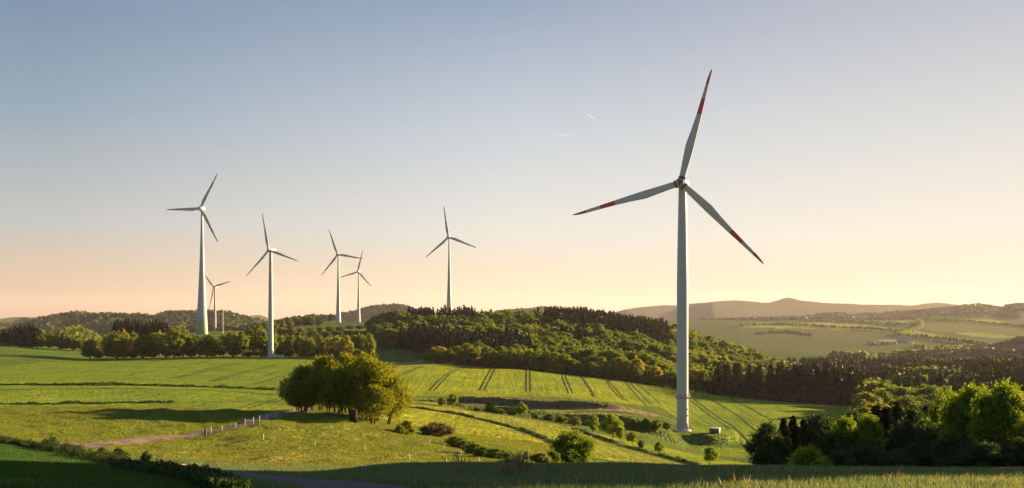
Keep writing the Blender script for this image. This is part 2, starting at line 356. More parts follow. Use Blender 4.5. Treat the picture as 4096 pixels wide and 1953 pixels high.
def plain(name, c, rough=.6, nscale=0, namt=.2, metal=0., spec=.5):
    m, n, l, b = mat(name); b.inputs['Roughness'].default_value = rough; b.inputs['Metallic'].default_value = metal; b.inputs['Specular IOR Level'].default_value = spec
    if nscale:
        tc = n.new('ShaderNodeTexCoord'); k = noise(n, l, nscale, 4, tc.outputs['Object'])
        l.new(mixc(n, l, ramp(n, l, k.outputs[0], .3, .7), tuple(v * (1 - namt) for v in c), tuple(min(1, v * (1 + namt)) for v in c)), b.inputs['Base Color'])
    else: b.inputs['Base Color'].default_value = (*c, 1)
    return m
def tower_mat(name, base, seams, rings=None):
    """painted tower: faint joints between sections, rain streaks, optional green rings at the foot"""
    m, n, l, b = mat(name)
    tc = n.new('ShaderNodeTexCoord'); sp = n.new('ShaderNodeSeparateXYZ'); l.new(tc.outputs['Object'], sp.inputs[0])
    mp = n.new('ShaderNodeMapping'); mp.inputs['Scale'].default_value = (1.2, 1.2, .03); l.new(tc.outputs['Object'], mp.inputs[0])
    k = noise(n, l, 1, 4, mp.outputs[0])
    c = mixc(n, l, ramp(n, l, k.outputs[0], .3, .7), tuple(v * .93 for v in base), base)
    if rings:
        top, cg = rings; steps = 5
        for i in range(steps):
            zt = top * (1 - i / steps); mask = mathn(n, l, 'LESS_THAN', sp.outputs[2], zt)
            c = mixc(n, l, mathn(n, l, 'MULTIPLY', mask, .34), c, cg)
    for s in seams:
        dlt = mathn(n, l, 'ABSOLUTE', mathn(n, l, 'SUBTRACT', sp.outputs[2], s))
        c = mixc(n, l, mathn(n, l, 'MULTIPLY', mathn(n, l, 'LESS_THAN', dlt, .09), .35), c, (.3, .3, .3))
    l.new(c, b.inputs['Base Color']); b.inputs['Roughness'].default_value = .42
    return m
def blade_mat(name, L, bands):
    m, n, l, b = mat(name)
    tc = n.new('ShaderNodeTexCoord'); sp = n.new('ShaderNodeSeparateXYZ'); l.new(tc.outputs['Object'], sp.inputs[0])
    k = noise(n, l, .6, 3, tc.outputs['Object'])
    c = mixc(n, l, ramp(n, l, k.outputs[0], .3, .7), (.40, .43, .46), (.46, .48, .50))
    z = mathn(n, l, 'DIVIDE', sp.outputs[2], L)
    for a, e in bands:
        f = mathn(n, l, 'MULTIPLY', mathn(n, l, 'GREATER_THAN', z, a), mathn(n, l, 'LESS_THAN', z, e))
        c = mixc(n, l, f, c, (.50, .035, .03))
    l.new(c, b.inputs['Base Color']); b.inputs['Roughness'].default_value = .4
    return m
def road_mat(name, c1, c2, verge=None):
    m, n, l, b = mat(name)
    g = n.new('ShaderNodeNewGeometry'); k = noise(n, l, .9, 5, g.outputs['Position'], .7); k2 = noise(n, l, 7, 3, g.outputs['Position'], .7)
    c = mixc(n, l, ramp(n, l, k.outputs[0], .35, .65), c1, c2)
    c = mixc(n, l, 1.0, c, mixc(n, l, ramp(n, l, k2.outputs[0], .3, .7), (.7, .7, .7), (1.3, 1.3, 1.3)), 'MULTIPLY')
    l.new(c, b.inputs['Base Color']); b.inputs['Roughness'].default_value = .9; b.inputs['Specular IOR Level'].default_value = .15
    l.new(rough_normal(n, l, g.outputs['Position'], 9, 2.0), b.inputs['Normal'])
    return m

M = {}
M['ground'] = ground_mat()
M['road'] = road_mat('gravel_road', (.17, .125, .10), (.26, .195, .155))
M['asphalt'] = road_mat('worn_asphalt', (.05, .052, .06), (.09, .09, .1))
M['soil'] = road_mat('bare_soil', (.13, .095, .06), (.22, .165, .105))
M['track'] = road_mat('tyre_track', (.018, .034, .008), (.03, .05, .01))
M['verge'] = road_mat('dry_verge', (.15, .135, .03), (.22, .18, .05))
M['ditch'] = road_mat('ditch_growth', (.018, .03, .01), (.045, .06, .018))
M['grass'] = leaf_mat('grass_blades', (.08, .13, .065), (.19, .25, .13), None, .4, .1)
M['crop_blades'] = leaf_mat('crop_blades', (.025, .075, .016), (.07, .15, .03), None, .4, .1)
M['meadow'] = leaf_mat('meadow_blades', (.09, .13, .02), (.22, .23, .05), None, .4, .1)
M['drygrass'] = leaf_mat('dry_stalks', (.26, .18, .09), (.42, .31, .17), None, .3, .1)
M['weeds'] = leaf_mat('weed_leaves', (.02, .042, .012), (.055, .095, .022), None, .35, .1)
M['leaf'] = leaf_mat('spring_leaves', (.06, .115, .011), (.21, .26, .024), (.25, .25, .03), .54, .4)
M['leaf_row'] = leaf_mat('row_leaves', (.07, .125, .012), (.25, .30, .022), (.34, .30, .03), .6, .4)  # brighter copy of the spring leaves, standing in for sunlit sides of the rows
M['leaf_bright'] = leaf_mat('bright_leaves', (.09, .165, .010), (.25, .33, .02), None, .58, .15)
M['leaf_far_green'] = leaf_mat('green_far_wood', (.035, .055, .018), (.085, .11, .03), None, .2, .75)
M['leaf_far'] = leaf_mat('far_wood_leaves', (.035, .042, .022), (.07, .072, .034), None, .2, .75)
M['leaf_dark'] = leaf_mat('dark_leaves', (.022, .05, .013), (.065, .10, .025), None, .35, .3)
M['leaf_copse'] = leaf_mat('copse_leaves', (.09, .14, .012), (.28, .275, .02), None, .6, .15)
M['leaf_brown'] = leaf_mat('brown_twigs', (.12, .075, .03), (.26, .17, .06), None, .3, .1)
M['needle'] = leaf_mat('needles', (.014, .025, .010), (.035, .042, .016), (.05, .04, .018), .2, .6)
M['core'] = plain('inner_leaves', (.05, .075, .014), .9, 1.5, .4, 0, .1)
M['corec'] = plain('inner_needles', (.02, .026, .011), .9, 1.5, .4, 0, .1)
M['bark'] = plain('bark', (.055, .042, .03), .9, 3, .4, 0, .1)
M['steel'] = plain('galvanised_steel', (.42, .42, .42), .45, 3, .15, .6)
M['rail'] = plain('weathered_railing', (.20, .22, .22), .5, 3, .15)
M['hubcast'] = plain('cast_hub_paint', (.26, .30, .33), .5, 3, .15)
M['dark'] = plain('dark_rubber', (.06, .065, .07), .6, 3, .3)
M['nacelle'] = plain('nacelle_paint', (.54, .55, .55), .42, .5, .05)
M['green_box'] = plain('green_cabinet_paint', (.06, .16, .12), .5, 1.5, .15)
M['roof'] = plain('concrete_roof', (.62, .58, .52), .8, 2, .1)
M['beige'] = plain('beige_cabinet_paint', (.55, .48, .38), .6, 2, .1)
M['wood_dark'] = plain('tarred_boards', (.028, .022, .018), .8, 4, .4, 0, .2)
M['post_wood'] = plain('weathered_post', (.10, .075, .05), .85, 6, .3)
M['post_white'] = plain('white_stake', (.62, .57, .5), .6, 6, .1)
M['contrail'] = plain('ice_trail', (.9, .9, .9), 1)
_m = M['contrail'].node_tree; _t = _m.nodes.new('ShaderNodeBsdfTranslucent'); _t.inputs[0].default_value = (.95, .95, .95, 1)
_a = _m.nodes.new('ShaderNodeAddShader'); _m.links.new(_m.nodes['Principled BSDF'].outputs[0], _a.inputs[0]); _m.links.new(_t.outputs[0], _a.inputs[1])
_f = _m.nodes.new('ShaderNodeAttribute'); _f.attribute_name = 'thick'; _x = _m.nodes.new('ShaderNodeMixShader'); _b = _m.nodes.new('ShaderNodeBsdfTransparent')
_m.links.new(_f.outputs['Fac'], _x.inputs[0]); _m.links.new(_b.outputs[0], _x.inputs[1]); _m.links.new(_a.outputs[0], _x.inputs[2]); _m.links.new(_x.outputs[0], _m.nodes['Material Output'].inputs[0])
M['barn_roof'] = plain('barn_sheet_roof', (.55, .55, .56), .5, .05, .1)
M['barn_grey'] = plain('barn_grey_roof', (.22, .23, .27), .6, .05, .1)
M['barn_wall'] = plain('barn_wall', (.3, .26, .22), .8, .05, .2)
M['tile'] = plain('red_tiles', (.28, .13, .08), .8, .3, .2)
M['render'] = plain('house_render', (.62, .6, .56), .8, .3, .1)

# ------------------------------------------------------------------ ground sheet
GPX = CX + F * np.tan(np.clip(GA, R(-60), R(60))); GD = GR * np.cos(GA)
with np.errstate(divide='ignore', invalid='ignore'):
    GPY = np.where(GD > .5, HY - GZ * F / np.maximum(GD, .5), 900)
colr = np.empty(GX.shape + (3,)); colr[:] = (.085, .125, .022)
wood = np.zeros(GX.shape)
def paint(c, poly=None, d0=0, d1=2e4, mask=None):
    m = (GD >= d0) & (GD <= d1)
    if poly is not None: m &= inpoly(GPX, GPY, poly)
    if mask is not None: m &= mask
    colr[m] = c
meadow = (0.188, 0.232, 0.027); crop = (0.177, 0.226, 0.015); lush = (.08, .13, .055)
paint((0.085, 0.122, 0.043), None, 900, 20000)
paint(lush, None, 0, 64)                                                                     # foreground sward
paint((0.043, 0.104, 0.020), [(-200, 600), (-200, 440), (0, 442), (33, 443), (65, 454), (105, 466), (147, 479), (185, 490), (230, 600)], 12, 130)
paint((.12, .185, .015), [(-200, 441), (0, 440), (80, 449), (130, 444), (210, 435), (300, 407), (330, 395), (420, 364), (330, 358), (90, 358), (-200, 366)], 62, 720)
paint((.13, .19, .018), [(-200, 385), (0, 385), (131, 385.4), (281, 390), (330, 395), (300, 408), (262, 416), (-200, 418)], 120, 420)
paint((.155, .225, .016), [(-200, 443), (0, 440), (80, 449), (130, 444), (210, 435), (265, 418), (240, 417), (-200, 417.5)], 62, 250)
paint(meadow, [(80, 449), (130, 446), (215, 436.5), (305, 408), (350, 420), (380, 424), (480, 458), (540, 470), (540, 500), (150, 500)], 62, 215)
paint((0.317, 0.281, 0.073), [(120, 459), (215, 452), (300, 453), (380, 456), (450, 462), (450, 468), (120, 468)], 64, 130)
paint((0.244, 0.262, 0.015), [(355, 412), (404, 407), (446, 412.6), (495, 423), (547, 441), (600, 470), (470, 470), (440, 446), (375, 425)], 150, 330)
paint((0.195, 0.220, 0.029), [(404, 407), (404, 399), (440, 402), (475, 409), (530, 419), (574, 428), (624, 445), (700, 466), (600, 470), (547, 441), (495, 423), (446, 412.6)], 180, 400)
paint((0.189, 0.250, 0.017), [(574, 429), (660, 447), (760, 466), (760, 472), (700, 468), (624, 447)], 180, 380)
paint((0.201, 0.250, 0.015), [(390, 366), (460, 362), (560, 371), (640, 382), (700, 391), (860, 404), (860, 470), (740, 470), (690, 425), (660, 407), (560, 397), (470, 396), (404, 396)], 395, 720)
paint((0.152, 0.220, 0.017), [(690, 395), (860, 403), (860, 470), (715, 465), (692, 440)], 300, 640)
paint((.10, .09, .045), [(445, 396.5), (560, 396), (605, 398), (645, 407), (590, 409.5), (500, 409), (455, 404)], 380, 415)  # upper bank face: browner, darker paint backs up its shade
paint((0.073, 0.104, 0.027), [(455, 405.5), (550, 410), (600, 414), (684, 415), (684, 431), (600, 428), (545, 421), (470, 411)], 322, 364)  # lower bank: its shade and the shadow at its base put into the colour
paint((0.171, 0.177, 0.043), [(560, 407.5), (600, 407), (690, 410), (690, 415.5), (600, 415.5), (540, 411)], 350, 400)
paint((0.073, 0.128, 0.022), [(640, 431), (752, 432), (760, 448), (640, 447)], 340, 372)  # mound front: darker green painted where the face lies in shade
paint((0.037, 0.073, 0.017), None, 0, 0)
paint((0.061, 0.128, 0.024), [(372, 344), (400, 340), (430, 362), (418, 366), (372, 362)], 660, 900)          # green slope by the lane
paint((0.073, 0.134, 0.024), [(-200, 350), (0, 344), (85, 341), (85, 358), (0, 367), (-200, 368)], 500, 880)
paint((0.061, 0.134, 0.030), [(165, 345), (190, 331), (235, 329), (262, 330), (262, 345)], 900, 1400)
paint((0.159, 0.104, 0.061), [(284, 323.4), (384, 321), (390, 325.5), (330, 325.5), (290, 327)], 1200, 2300)
paint((0.134, 0.110, 0.085), [(274, 331), (300, 330), (302, 337), (280, 338)], 900, 1300)
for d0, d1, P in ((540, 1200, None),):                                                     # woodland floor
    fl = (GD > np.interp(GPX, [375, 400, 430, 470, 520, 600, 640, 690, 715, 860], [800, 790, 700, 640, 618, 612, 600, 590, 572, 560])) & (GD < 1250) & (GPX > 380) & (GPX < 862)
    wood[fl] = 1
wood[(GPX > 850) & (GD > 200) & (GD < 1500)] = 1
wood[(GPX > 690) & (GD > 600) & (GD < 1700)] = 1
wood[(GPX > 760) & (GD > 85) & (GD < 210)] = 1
V1 = (.032, .066, .023); paint(V1, None, 1650, 5200, GPX > 600)
L_ = (.21, .21, .06)  # valley strips tilted to the sun: the sunlight is painted in as paler colour
for c, P in (((.05, .075, .032), [(740, 328), (908, 332), (905, 336), (960, 343), (975, 352), (860, 358), (740, 350)]),
             (L_, [(740, 326), (749, 325), (825, 322.5), (880, 326), (906, 331), (890, 331.5), (800, 328.5), (740, 327.5)]),
             (L_, [(905, 335), (915, 330.5), (960, 339), (978, 343.5), (960, 343)]),
             ((.2, .21, .05), [(953, 331.5), (975, 331), (1019, 337.3), (990, 338), (960, 334.5)]),
             ((.2, .2, .05), [(945, 320), (985, 318.6), (1022, 325), (1000, 326)]),
             ((.18, .19, .05), [(905, 317.8), (960, 316), (950, 319)]),
             ((.18, .19, .05), [(898, 320.3), (918, 320.6), (918, 324), (896, 323)]),
             ((.09, .1, .04), [(918, 324), (960, 322), (1060, 329), (1060, 340), (980, 333), (930, 331)])):
    paint(c, P, 1700, 5300)
colr[GD > 6300] = (.078, .07, .062)
far = sstep(4300, 4700, GD) * (GD < 6300) * (GPX > 560)
wood = np.maximum(wood, far * .9 * (vn(GX / 500, GY / 700, 11) > -.32))
wood = np.maximum(wood, ((GD > 2050) & (GD < 2600) & (GPX > 935) & (GPY < 352)) * .95)
lh = (GD > 1350) & (GPX < 460)
wood = np.where(lh, np.clip(.75 + 1.6 * vn(GX / 260, GY / 260, 12), 0.15, 1), wood)
colr[lh & (GD < 9000)] = (.08, .11, .03)
paint((.13, .16, .04), [(40, 345), (60, 332), (80, 327), (95, 336), (95, 345)], 1350, 1700)
nr, na = GX.shape
idx = np.arange(nr * na).reshape(nr, na)
nxt = np.roll(idx, -1, 1)
fq = np.stack([idx[:-1], nxt[:-1], nxt[1:], idx[1:]], -1).reshape(-1, 4)[:, ::-1]
gv = np.stack([GX, GY, GZ], -1).reshape(-1, 3)
cv = np.concatenate([[[0, 0, float(GZ[0].mean())]], gv[:na]])
k = np.arange(na); fan = np.stack([np.zeros(na, int), 1 + (k + 1) % na, 1 + k], 1)
c4 = np.concatenate([colr.reshape(-1, 3), np.ones((nr * na, 1))], 1); c4 = np.concatenate([c4, np.tile(c4[:1], (na + 1, 1))])
wv = np.concatenate([wood.ravel(), np.zeros(na + 1)])
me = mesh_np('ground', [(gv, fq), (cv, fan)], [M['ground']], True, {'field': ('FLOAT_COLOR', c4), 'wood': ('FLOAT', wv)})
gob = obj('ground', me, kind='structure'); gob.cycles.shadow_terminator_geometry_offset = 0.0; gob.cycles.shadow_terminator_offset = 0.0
ZMIN = float(GZ.min())

# ------------------------------------------------------------------ lanes, tyre tracks, ditches lying on the ground
def smooth_path(P, step):
    P = np.array(P, float); n = len(P)
    t = np.concatenate([[0], np.cumsum(np.linalg.norm(np.diff(P, axis=0), axis=1))])
    q = np.linspace(0, t[-1], max(2, int(t[-1] / step)))
    return np.stack([pchip(t, P[:, 0], q), pchip(t, P[:, 1], q)], 1) if n > 2 else np.stack([np.interp(q, t, P[:, 0]), np.interp(q, t, P[:, 1])], 1)
def ribbon(name, pts2, width, m, lift=.05, jag=.0, step=1.2, nw=4, seed=0):
    P = smooth_path(pts2, step); T = np.gradient(P, axis=0); T /= np.linalg.norm(T, axis=1)[:, None] + 1e-9
    N = np.stack([-T[:, 1], T[:, 0]], 1); s = np.linspace(-.5, .5, nw + 1)
    kk = np.arange(len(P))
    W = (width if np.ndim(width) else np.full(len(P), width))
    if np.ndim(width): W = np.interp(np.linspace(0, 1, len(P)), np.linspace(0, 1, len(width)), width)
    W1 = W * (1 + jag * 2 * vn(kk * .31, kk * 0 + seed, 3)); W2 = W * (1 + jag * 2 * vn(kk * .37, kk * 0 + seed, 4))
    V = []
    for a in s:
        ww = np.where(a < 0, W1, W2) * a
        xy = P + N * ww[:, None]; V.append(np.concatenate([xy, (ground(xy[:, 0], xy[:, 1]) + lift)[:, None]], 1))
    V = np.stack(V, 1); nn = nw + 1; ii = np.arange(len(P) * nn).reshape(len(P), nn)
    f = np.stack([ii[:-1, :-1], ii[1:, :-1], ii[1:, 1:], ii[:-1, 1:]], -1).reshape(-1, 4)[:, ::-1]
    return obj(name, mesh_np(name, [(V.reshape(-1, 3), f)], [m], True), kind='structure')
def ats(pts, d0, d1): return [tuple(at(a, b, d0, d1)[:2]) for a, b in pts]

lane = ats([(80, 447.5), (100, 444.5), (130, 441.5), (165, 437.5), (205, 433), (245, 424.5), (275, 414.5), (305, 406.5)], 80, 260)
lane = [spot(60, 112)[:2], spot(70, 108)[:2]] + lane
ribbon('lane_verge', lane, [4.4, 4.3, 4.0, 3.8], M['verge'], .035, .35, .8)
ribbon('lane', lane, [2.3, 2.3, 2.4, 2.4], M['road'], .09, .08, .8)
near_lane = ats([(172, 465), (186, 467), (213, 470.3), (250, 476.3), (305, 483), (345, 487.5)], 26, 95) + [spot(400, 25)[:2], spot(520, 16)[:2]]
ribbon('lane', near_lane, [2.4, 2.6, 2.8, 2.8, 2.8], M['asphalt'], .05, .06, .5)
ribbon('lane', ats([(384, 371.5), (395, 366.5), (408, 363.6), (422, 361.2), (427, 358.6), (421, 355.5), (412, 351.5), (400, 346.5), (396, 344)], 560, 900), 4.2, M['road'], .12, .05, 3)
for seg in ([(404, 407), (425, 409.6), (446, 412.6), (470, 417.2), (495, 423), (524, 431.4), (547.4, 441)],):
    ribbon('field_edge', ats(seg, 180, 340), [1.3, 1.0, 1.0], M['ditch'], .06, .5, 1.0)
ribbon('field_edge', ats([(500, 427), (524, 434), (550, 443.5)], 180, 330), [.5, 1.3], M['soil'], .05, .4, 1.0)
ribbon('ditch', ats([(574, 428), (598, 436.3), (624, 445.3), (663.5, 456), (698, 464)], 180, 360), 1.7, M['asphalt'], .08, .2, 1.2)
ribbon('ditch', ats([(572, 430), (596, 438), (622, 447), (660, 457.5), (690, 465)], 180, 360), .9, M['ditch'], .12, .5, 1.2)
ribbon('ditch', ats([(-60, 385.5), (0, 385.2), (70, 385.2), (131, 385.4), (196, 387), (240, 388.6), (281, 390.2)], 200, 420), 1.5, M['ditch'], .22, .25, 1.5)
for seg in ([(-20, 404.6), (30, 404.4), (80, 403.8)], [(95, 403.4), (131, 403)], [(140, 403), (173, 403.2)]):
    ribbon('field_edge', ats(seg, 170, 380), .6, M['ditch'], .12, .8, 1.2)
ribbon('soil_patch', [at(a, b, 340, 420)[:2] for a, b in ((575, 410.6), (600, 410.4), (630, 411), (655, 411.2), (684, 411.6))], [4, 12, 15, 12, 3], M['soil'], .10, .12, 1.5, 10)
TR = [[(526.2, 369.5), (526.3, 380), (526.2, 391.3)], [(529.8, 369.8), (530.2, 380), (530.4, 391.3)],
      [(560, 373.1), (564.6, 383), (568.7, 393.5)], [(563.3, 373.4), (568.2, 383), (572.8, 393.5)],
      [(603, 378), (614.5, 392.1), (624.3, 400.3)], [(606.3, 378.4), (612.8, 386), (622.6, 396.5), (628, 401)],
      [(623.8, 381), (634, 392.1), (640.5, 399.5), (646.3, 405)], [(627.2, 381.3), (639, 392), (646, 399.5), (652, 405)],
      [(462.6, 366.7), (443, 376.6), (429, 390.5)], [(466.4, 366.9), (447, 376.6), (434, 390.5)],
      [(493.6, 367.8), (486, 378), (479, 390.5)], [(497, 368), (490.5, 378), (483.8, 390.5)],
      [(421.7, 366.2), (408, 371), (393.9, 377.4)], [(424.5, 366.6), (410.5, 371.6), (396, 378.6)],
      [(690.5, 400.6), (720, 422), (741, 440), (756, 454.5)], [(694.5, 399.8), (724, 420.5), (745, 438), (761, 453)],
      [(702.8, 395.3), (732, 412), (757.5, 431.4)], [(728.9, 397.8), (750, 408), (768, 418.3)]]
for s in TR: ribbon('tyre_track', ats(s, 300, 700), .7, M['track'], .07, .25, 1.5, 2)
ribbon('tyre_track', ats([(580, 376.2), (588, 386), (594.8, 396.7)], 395, 700), 1.3, M['track'], .07, .5, 1.5, 2)
ribbon('tyre_track', ats([(635.7, 383.5), (648, 393), (659.4, 402.8)], 395, 700), .5, M['track'], .07, .6, 1.5, 2)
for s in ([(404, 392.7), (440, 393.2), (500, 394.2), (570, 395.6)], [(404, 394.4), (450, 395), (520, 396)]):
    ribbon('tyre_track', ats(s, 395, 700), .5, M['track'], .07, .5, 1.5, 2)
for s in ([(240, 362.4), (206, 369.5), (170, 378)], [(244, 362.6), (210, 370), (175, 378)], [(275, 364.5), (240, 373), (209, 381.5)], [(279, 364.8), (244, 373.4), (213, 382)],
          [(279, 376.6), (255, 384.2)], [(210, 361), (160, 369.5), (125, 376)], [(165, 360), (110, 368), (70, 374)], [(281, 371), (262, 376)]):
    ribbon('tyre_track', ats(s, 300, 700), .75, M['track'], .07, .5, 1.5, 2)
for s in ([(276, 399.5), (258, 402.5), (240, 407.5)], [(282, 400), (264, 403.4), (250, 408)], [(280, 402.2), (240, 401.6), (205, 402.4)]):
    ribbon('tyre_track', ats(s, 180, 380), .45, M['track'], .07, .5, 1, 2)

# ------------------------------------------------------------------ wind turbines
def blade_parts(L, cmax=.075, crs=.32):
    st = np.array([0, .03, .06, .1, .15, .2, .25, .29, .32, .35, .4, .46, .53, .6, .68, .76, .84, .9, .94, .97, .99, 1.0])
    ch = np.interp(st, [0, .06, .15, crs, .45, .6, .75, .9, .96, .99, 1], np.array([.054, .055, .062, cmax, .058, .044, .034, .025, .018, .010, .003])) * L
    th = np.interp(st, [0, .08, .2, crs, .6, 1], [1, .95, .5, .3, .2, .16]) * np.minimum(ch, .056 * L)
    le = np.interp(st, [0, .1, crs, .6, 1], [.027, .027, .027, .018, .004]) * L       # leading edge runs almost straight
    tw = np.interp(st, [0, .15, .3, .6, 1], [R(14), R(14), R(9), R(4), R(1)])
    n = 14; a = np.arange(n) * 2 * math.pi / n; V = []
    for z, c, t, l0, q in zip(st * L, ch, th, le, tw):
        x = l0 - c / 2 + np.cos(a) * c / 2; yy = np.sin(a) * t / 2 * np.where(np.cos(a) < 0, .75, 1)
        V.append(np.stack([x * math.cos(q) - yy * math.sin(q), x * math.sin(q) + yy * math.cos(q), np.full(n, z)], 1))
    V = np.concatenate(V); kk = np.arange(n)
    f = np.concatenate([np.stack([i * n + kk, i * n + (kk + 1) % n, (i + 1) * n + (kk + 1) % n, (i + 1) * n + kk], 1) for i in range(len(st) - 1)])
    tip = np.concatenate([V[-n:], V[-n:].mean(0, keepdims=True)])
    return [(V, f), (tip, np.stack([kk, (kk + 1) % n, np.full(n, n)], 1))]
BAND = [(.605, .741), (.873, 1.1)]
def turbine(px, base_y, d, hub_px, hub_y, L, a0, yaw, prof, style, label, bands, rings=None, seams=(), crs=.32, wide=1.0, detail=False):
    """prof: tower radius at foot and top; yaw: how far the rotor looks to the viewer's left; a0: first blade clockwise from upright"""
    z0 = -(base_y - HY) / F * d; x0 = (px - CX) / F * d
    hubz = -(hub_y - HY) / F * d - z0
    root = thing('wind_turbine', (x0, d, z0), label, 'wind turbine', 'wind turbines in the fields')
    az = math.atan2(x0, d); rz = -az - yaw          # local -Y is where the rotor looks
    rb, rt = prof
    Ht = hubz - 1.2 * rt
    zs = np.linspace(-2.5, Ht, 24); t = np.clip(zs / Ht, 0, 1)
    rad = rb + (rt - rb) * (t if style != 'concrete' else 1 - (1 - t) ** 1.6)
    if style == 'slim': rad = np.where(t < .62, rb * (1 - .02 * t), rb * .988 + (rt - rb * .988) * (t - .62) / .38)
    tw = obj('tower', mesh_np('tower', tube([(0, 0, z) for z in zs], rad, 40), [tower_mat('tower_paint', (.39, .43, .475), seams, rings)], True), root)
    over = rt * 1.25 + L * .035
    nh = rt * 1.25                                                  # half height of the nacelle
    nac = None
    if style == 'concrete':                                         # egg shaped nacelle
        pr = [(.05, 1.55), (.5, 1.5), (.95, 1.15), (1.25, .5), (1.38, -.2), (1.35, -.9), (1.2, -1.4), (.9, -1.6)]
        P = tube([(0, -y * over * .95, 0) for r, y in pr][::-1], [r * nh for r, y in pr][::-1], 28)
        nac = obj('nacelle', mesh_np('nacelle', P, [M['nacelle']], True), root, (0, 0, hubz), rz)
        obj('wind_vane', mesh_np('wind_vane', tube([(0, over * .9, nh * 1.0), (0, over * .95, nh * 1.9)], [.12, .1], 6) + tube([(0, over * .95, nh * 1.8), (0, over * 1.75, nh * 1.8)], [.1, .08], 6), [M['steel']]), nac)
    else:
        Lb = over * (1.5 if style == 'slim' else 2.1); secs = []
        for yy, ww, hh, dz in ((-over * .9, .8, .82, 0), (-over * .55, 1.0, 1.0, 0), (0, 1.05, 1.05, .02), (Lb * .5, 1.03, 1.0, .08), (Lb * .85, .95, .82, .18), (Lb, .8, .6, .25)):
            th = np.arange(24) * 2 * math.pi / 24; cx_ = np.sign(np.cos(th)) * np.abs(np.cos(th)) ** .55; sz = np.sign(np.sin(th)) * np.abs(np.sin(th)) ** .55
            secs.append(np.stack([cx_ * ww * nh, np.full(24, yy), sz * hh * nh * .95 + dz * nh], 1))
        V = np.concatenate(secs); kk = np.arange(24)
        f = np.concatenate([np.stack([i * 24 + kk, i * 24 + (kk + 1) % 24, (i + 1) * 24 + (kk + 1) % 24, (i + 1) * 24 + kk], 1) for i in range(5)])[:, ::-1]
        V = np.concatenate([V, secs[0].mean(0, keepdims=True), secs[-1].mean(0, keepdims=True)])
        cap = np.concatenate([np.stack([np.full(24, 144), kk, (kk + 1) % 24], 1), np.stack([np.full(24, 145), 120 + (kk + 1) % 24, 120 + kk], 1)])
        nac = obj('nacelle', mesh_np('nacelle', [(V, f), (V, cap)], [M['nacelle']], True), root, (0, 0, hubz), rz)
        obj('wind_vane', mesh_np('wind_vane', tube([(0, Lb * .82, nh * .9), (0, Lb * .82, nh * 1.7)], [.08, .06], 6) + tube([(-.5, Lb * .82, nh * 1.7), (.5, Lb * .82, nh * 1.7)], [.06, .06], 6), [M['steel']]), nac)
    cr, sr = math.cos(rz), math.sin(rz)
    hub_loc = Vector((sr * over, -cr * over, hubz))                # in front of the tower
    hr = .044 * L * (1.15 if style == 'concrete' else 1)
    if style == 'slim':
        pr = [(.35, -.95), (.55, -.9), (.8, -.72), (1.02, -.3), (1.08, .2), (1.02, .75), (.85, .95)]
        n_ = 18
    elif style == 'concrete':
        pr = [(.03, -1.7), (.5, -1.55), (.95, -1.05), (1.2, -.3), (1.25, .4), (1.2, 1.0)]; n_ = 28
    else:
        pr = [(.03, -1.5), (.45, -1.35), (.85, -.9), (1.05, -.2), (1.05, .5), (.95, .9)]; n_ = 24
    hub = obj('hub', mesh_np('hub', tube([(0, y * hr, 0) for r, y in pr], [r * hr for r, y in pr], n_), [M['hubcast' if detail else 'nacelle']], True), root, hub_loc, rz)
    if detail:                                                     # open casting: six sided rim, bolts and struts on its face
        hx = [(.72 * hr * math.sin(k * math.pi / 3), -1.0 * hr, .72 * hr * math.cos(k * math.pi / 3)) for k in range(7)]
        P = []
        for k in range(6): P += tube([hx[k], hx[k + 1]], [.11, .11], 6)
        obj('hub_rim', mesh_np('hub_rim', P, [M['steel']]), hub)
        P = [];
        for k in range(3):
            q = a0 + (k + .5) * 2 * math.pi / 3
            P += tube([(0, -1.0 * hr, 0), (.6 * hr * math.sin(q), -1.0 * hr, .6 * hr * math.cos(q))], [.16, .12], 6) + box((.35 * hr * math.sin(q + .5), -1.02 * hr, .35 * hr * math.cos(q + .5)), (.4, .25, .35), 0)
        obj('hub_face', mesh_np('hub_face', P + tube([(0, -1.05 * hr, 0), (0, -.9 * hr, 0)], [.42, .42], 12), [M['dark']]), hub)
        for k in range(3):
            q = a0 + k * 2 * math.pi / 3
            v = np.array([math.sin(q), 0, math.cos(q)])
            obj('blade_collar', mesh_np('blade_collar', tube([v * hr * .86, v * hr * 1.22], [.034 * L, .034 * L], 24), [M['dark']]), hub)
    bm_ = blade_mat('blade_paint', L, bands)
    bme = mesh_np('blade', [(p[0] * np.array([wide, 1, 1]), p[1]) for p in blade_parts(L, crs=crs)], [bm_], True)
    Rz = Matrix.Rotation(rz, 3, 'Z')
    for k in range(3):
        q = a0 + k * 2 * math.pi / 3
        b = obj('blade', bme, root)
        b.matrix_local = (Matrix.Translation(hub_loc) @ Rz.to_4x4() @ Matrix.Rotation(q, 4, 'Y'))
    return root, tw, rz
t1, tw1, rz1 = turbine(682.5, 430.2, 382, 681.4, 183.7, 39.9, R(15.5), R(10), (1.99, 1.36), 'slim', 'tallest white turbine in front, red banded blades, railed ring low on its tower', BAND, None, (9, 12, 33, 61), .33, 1.0, True)
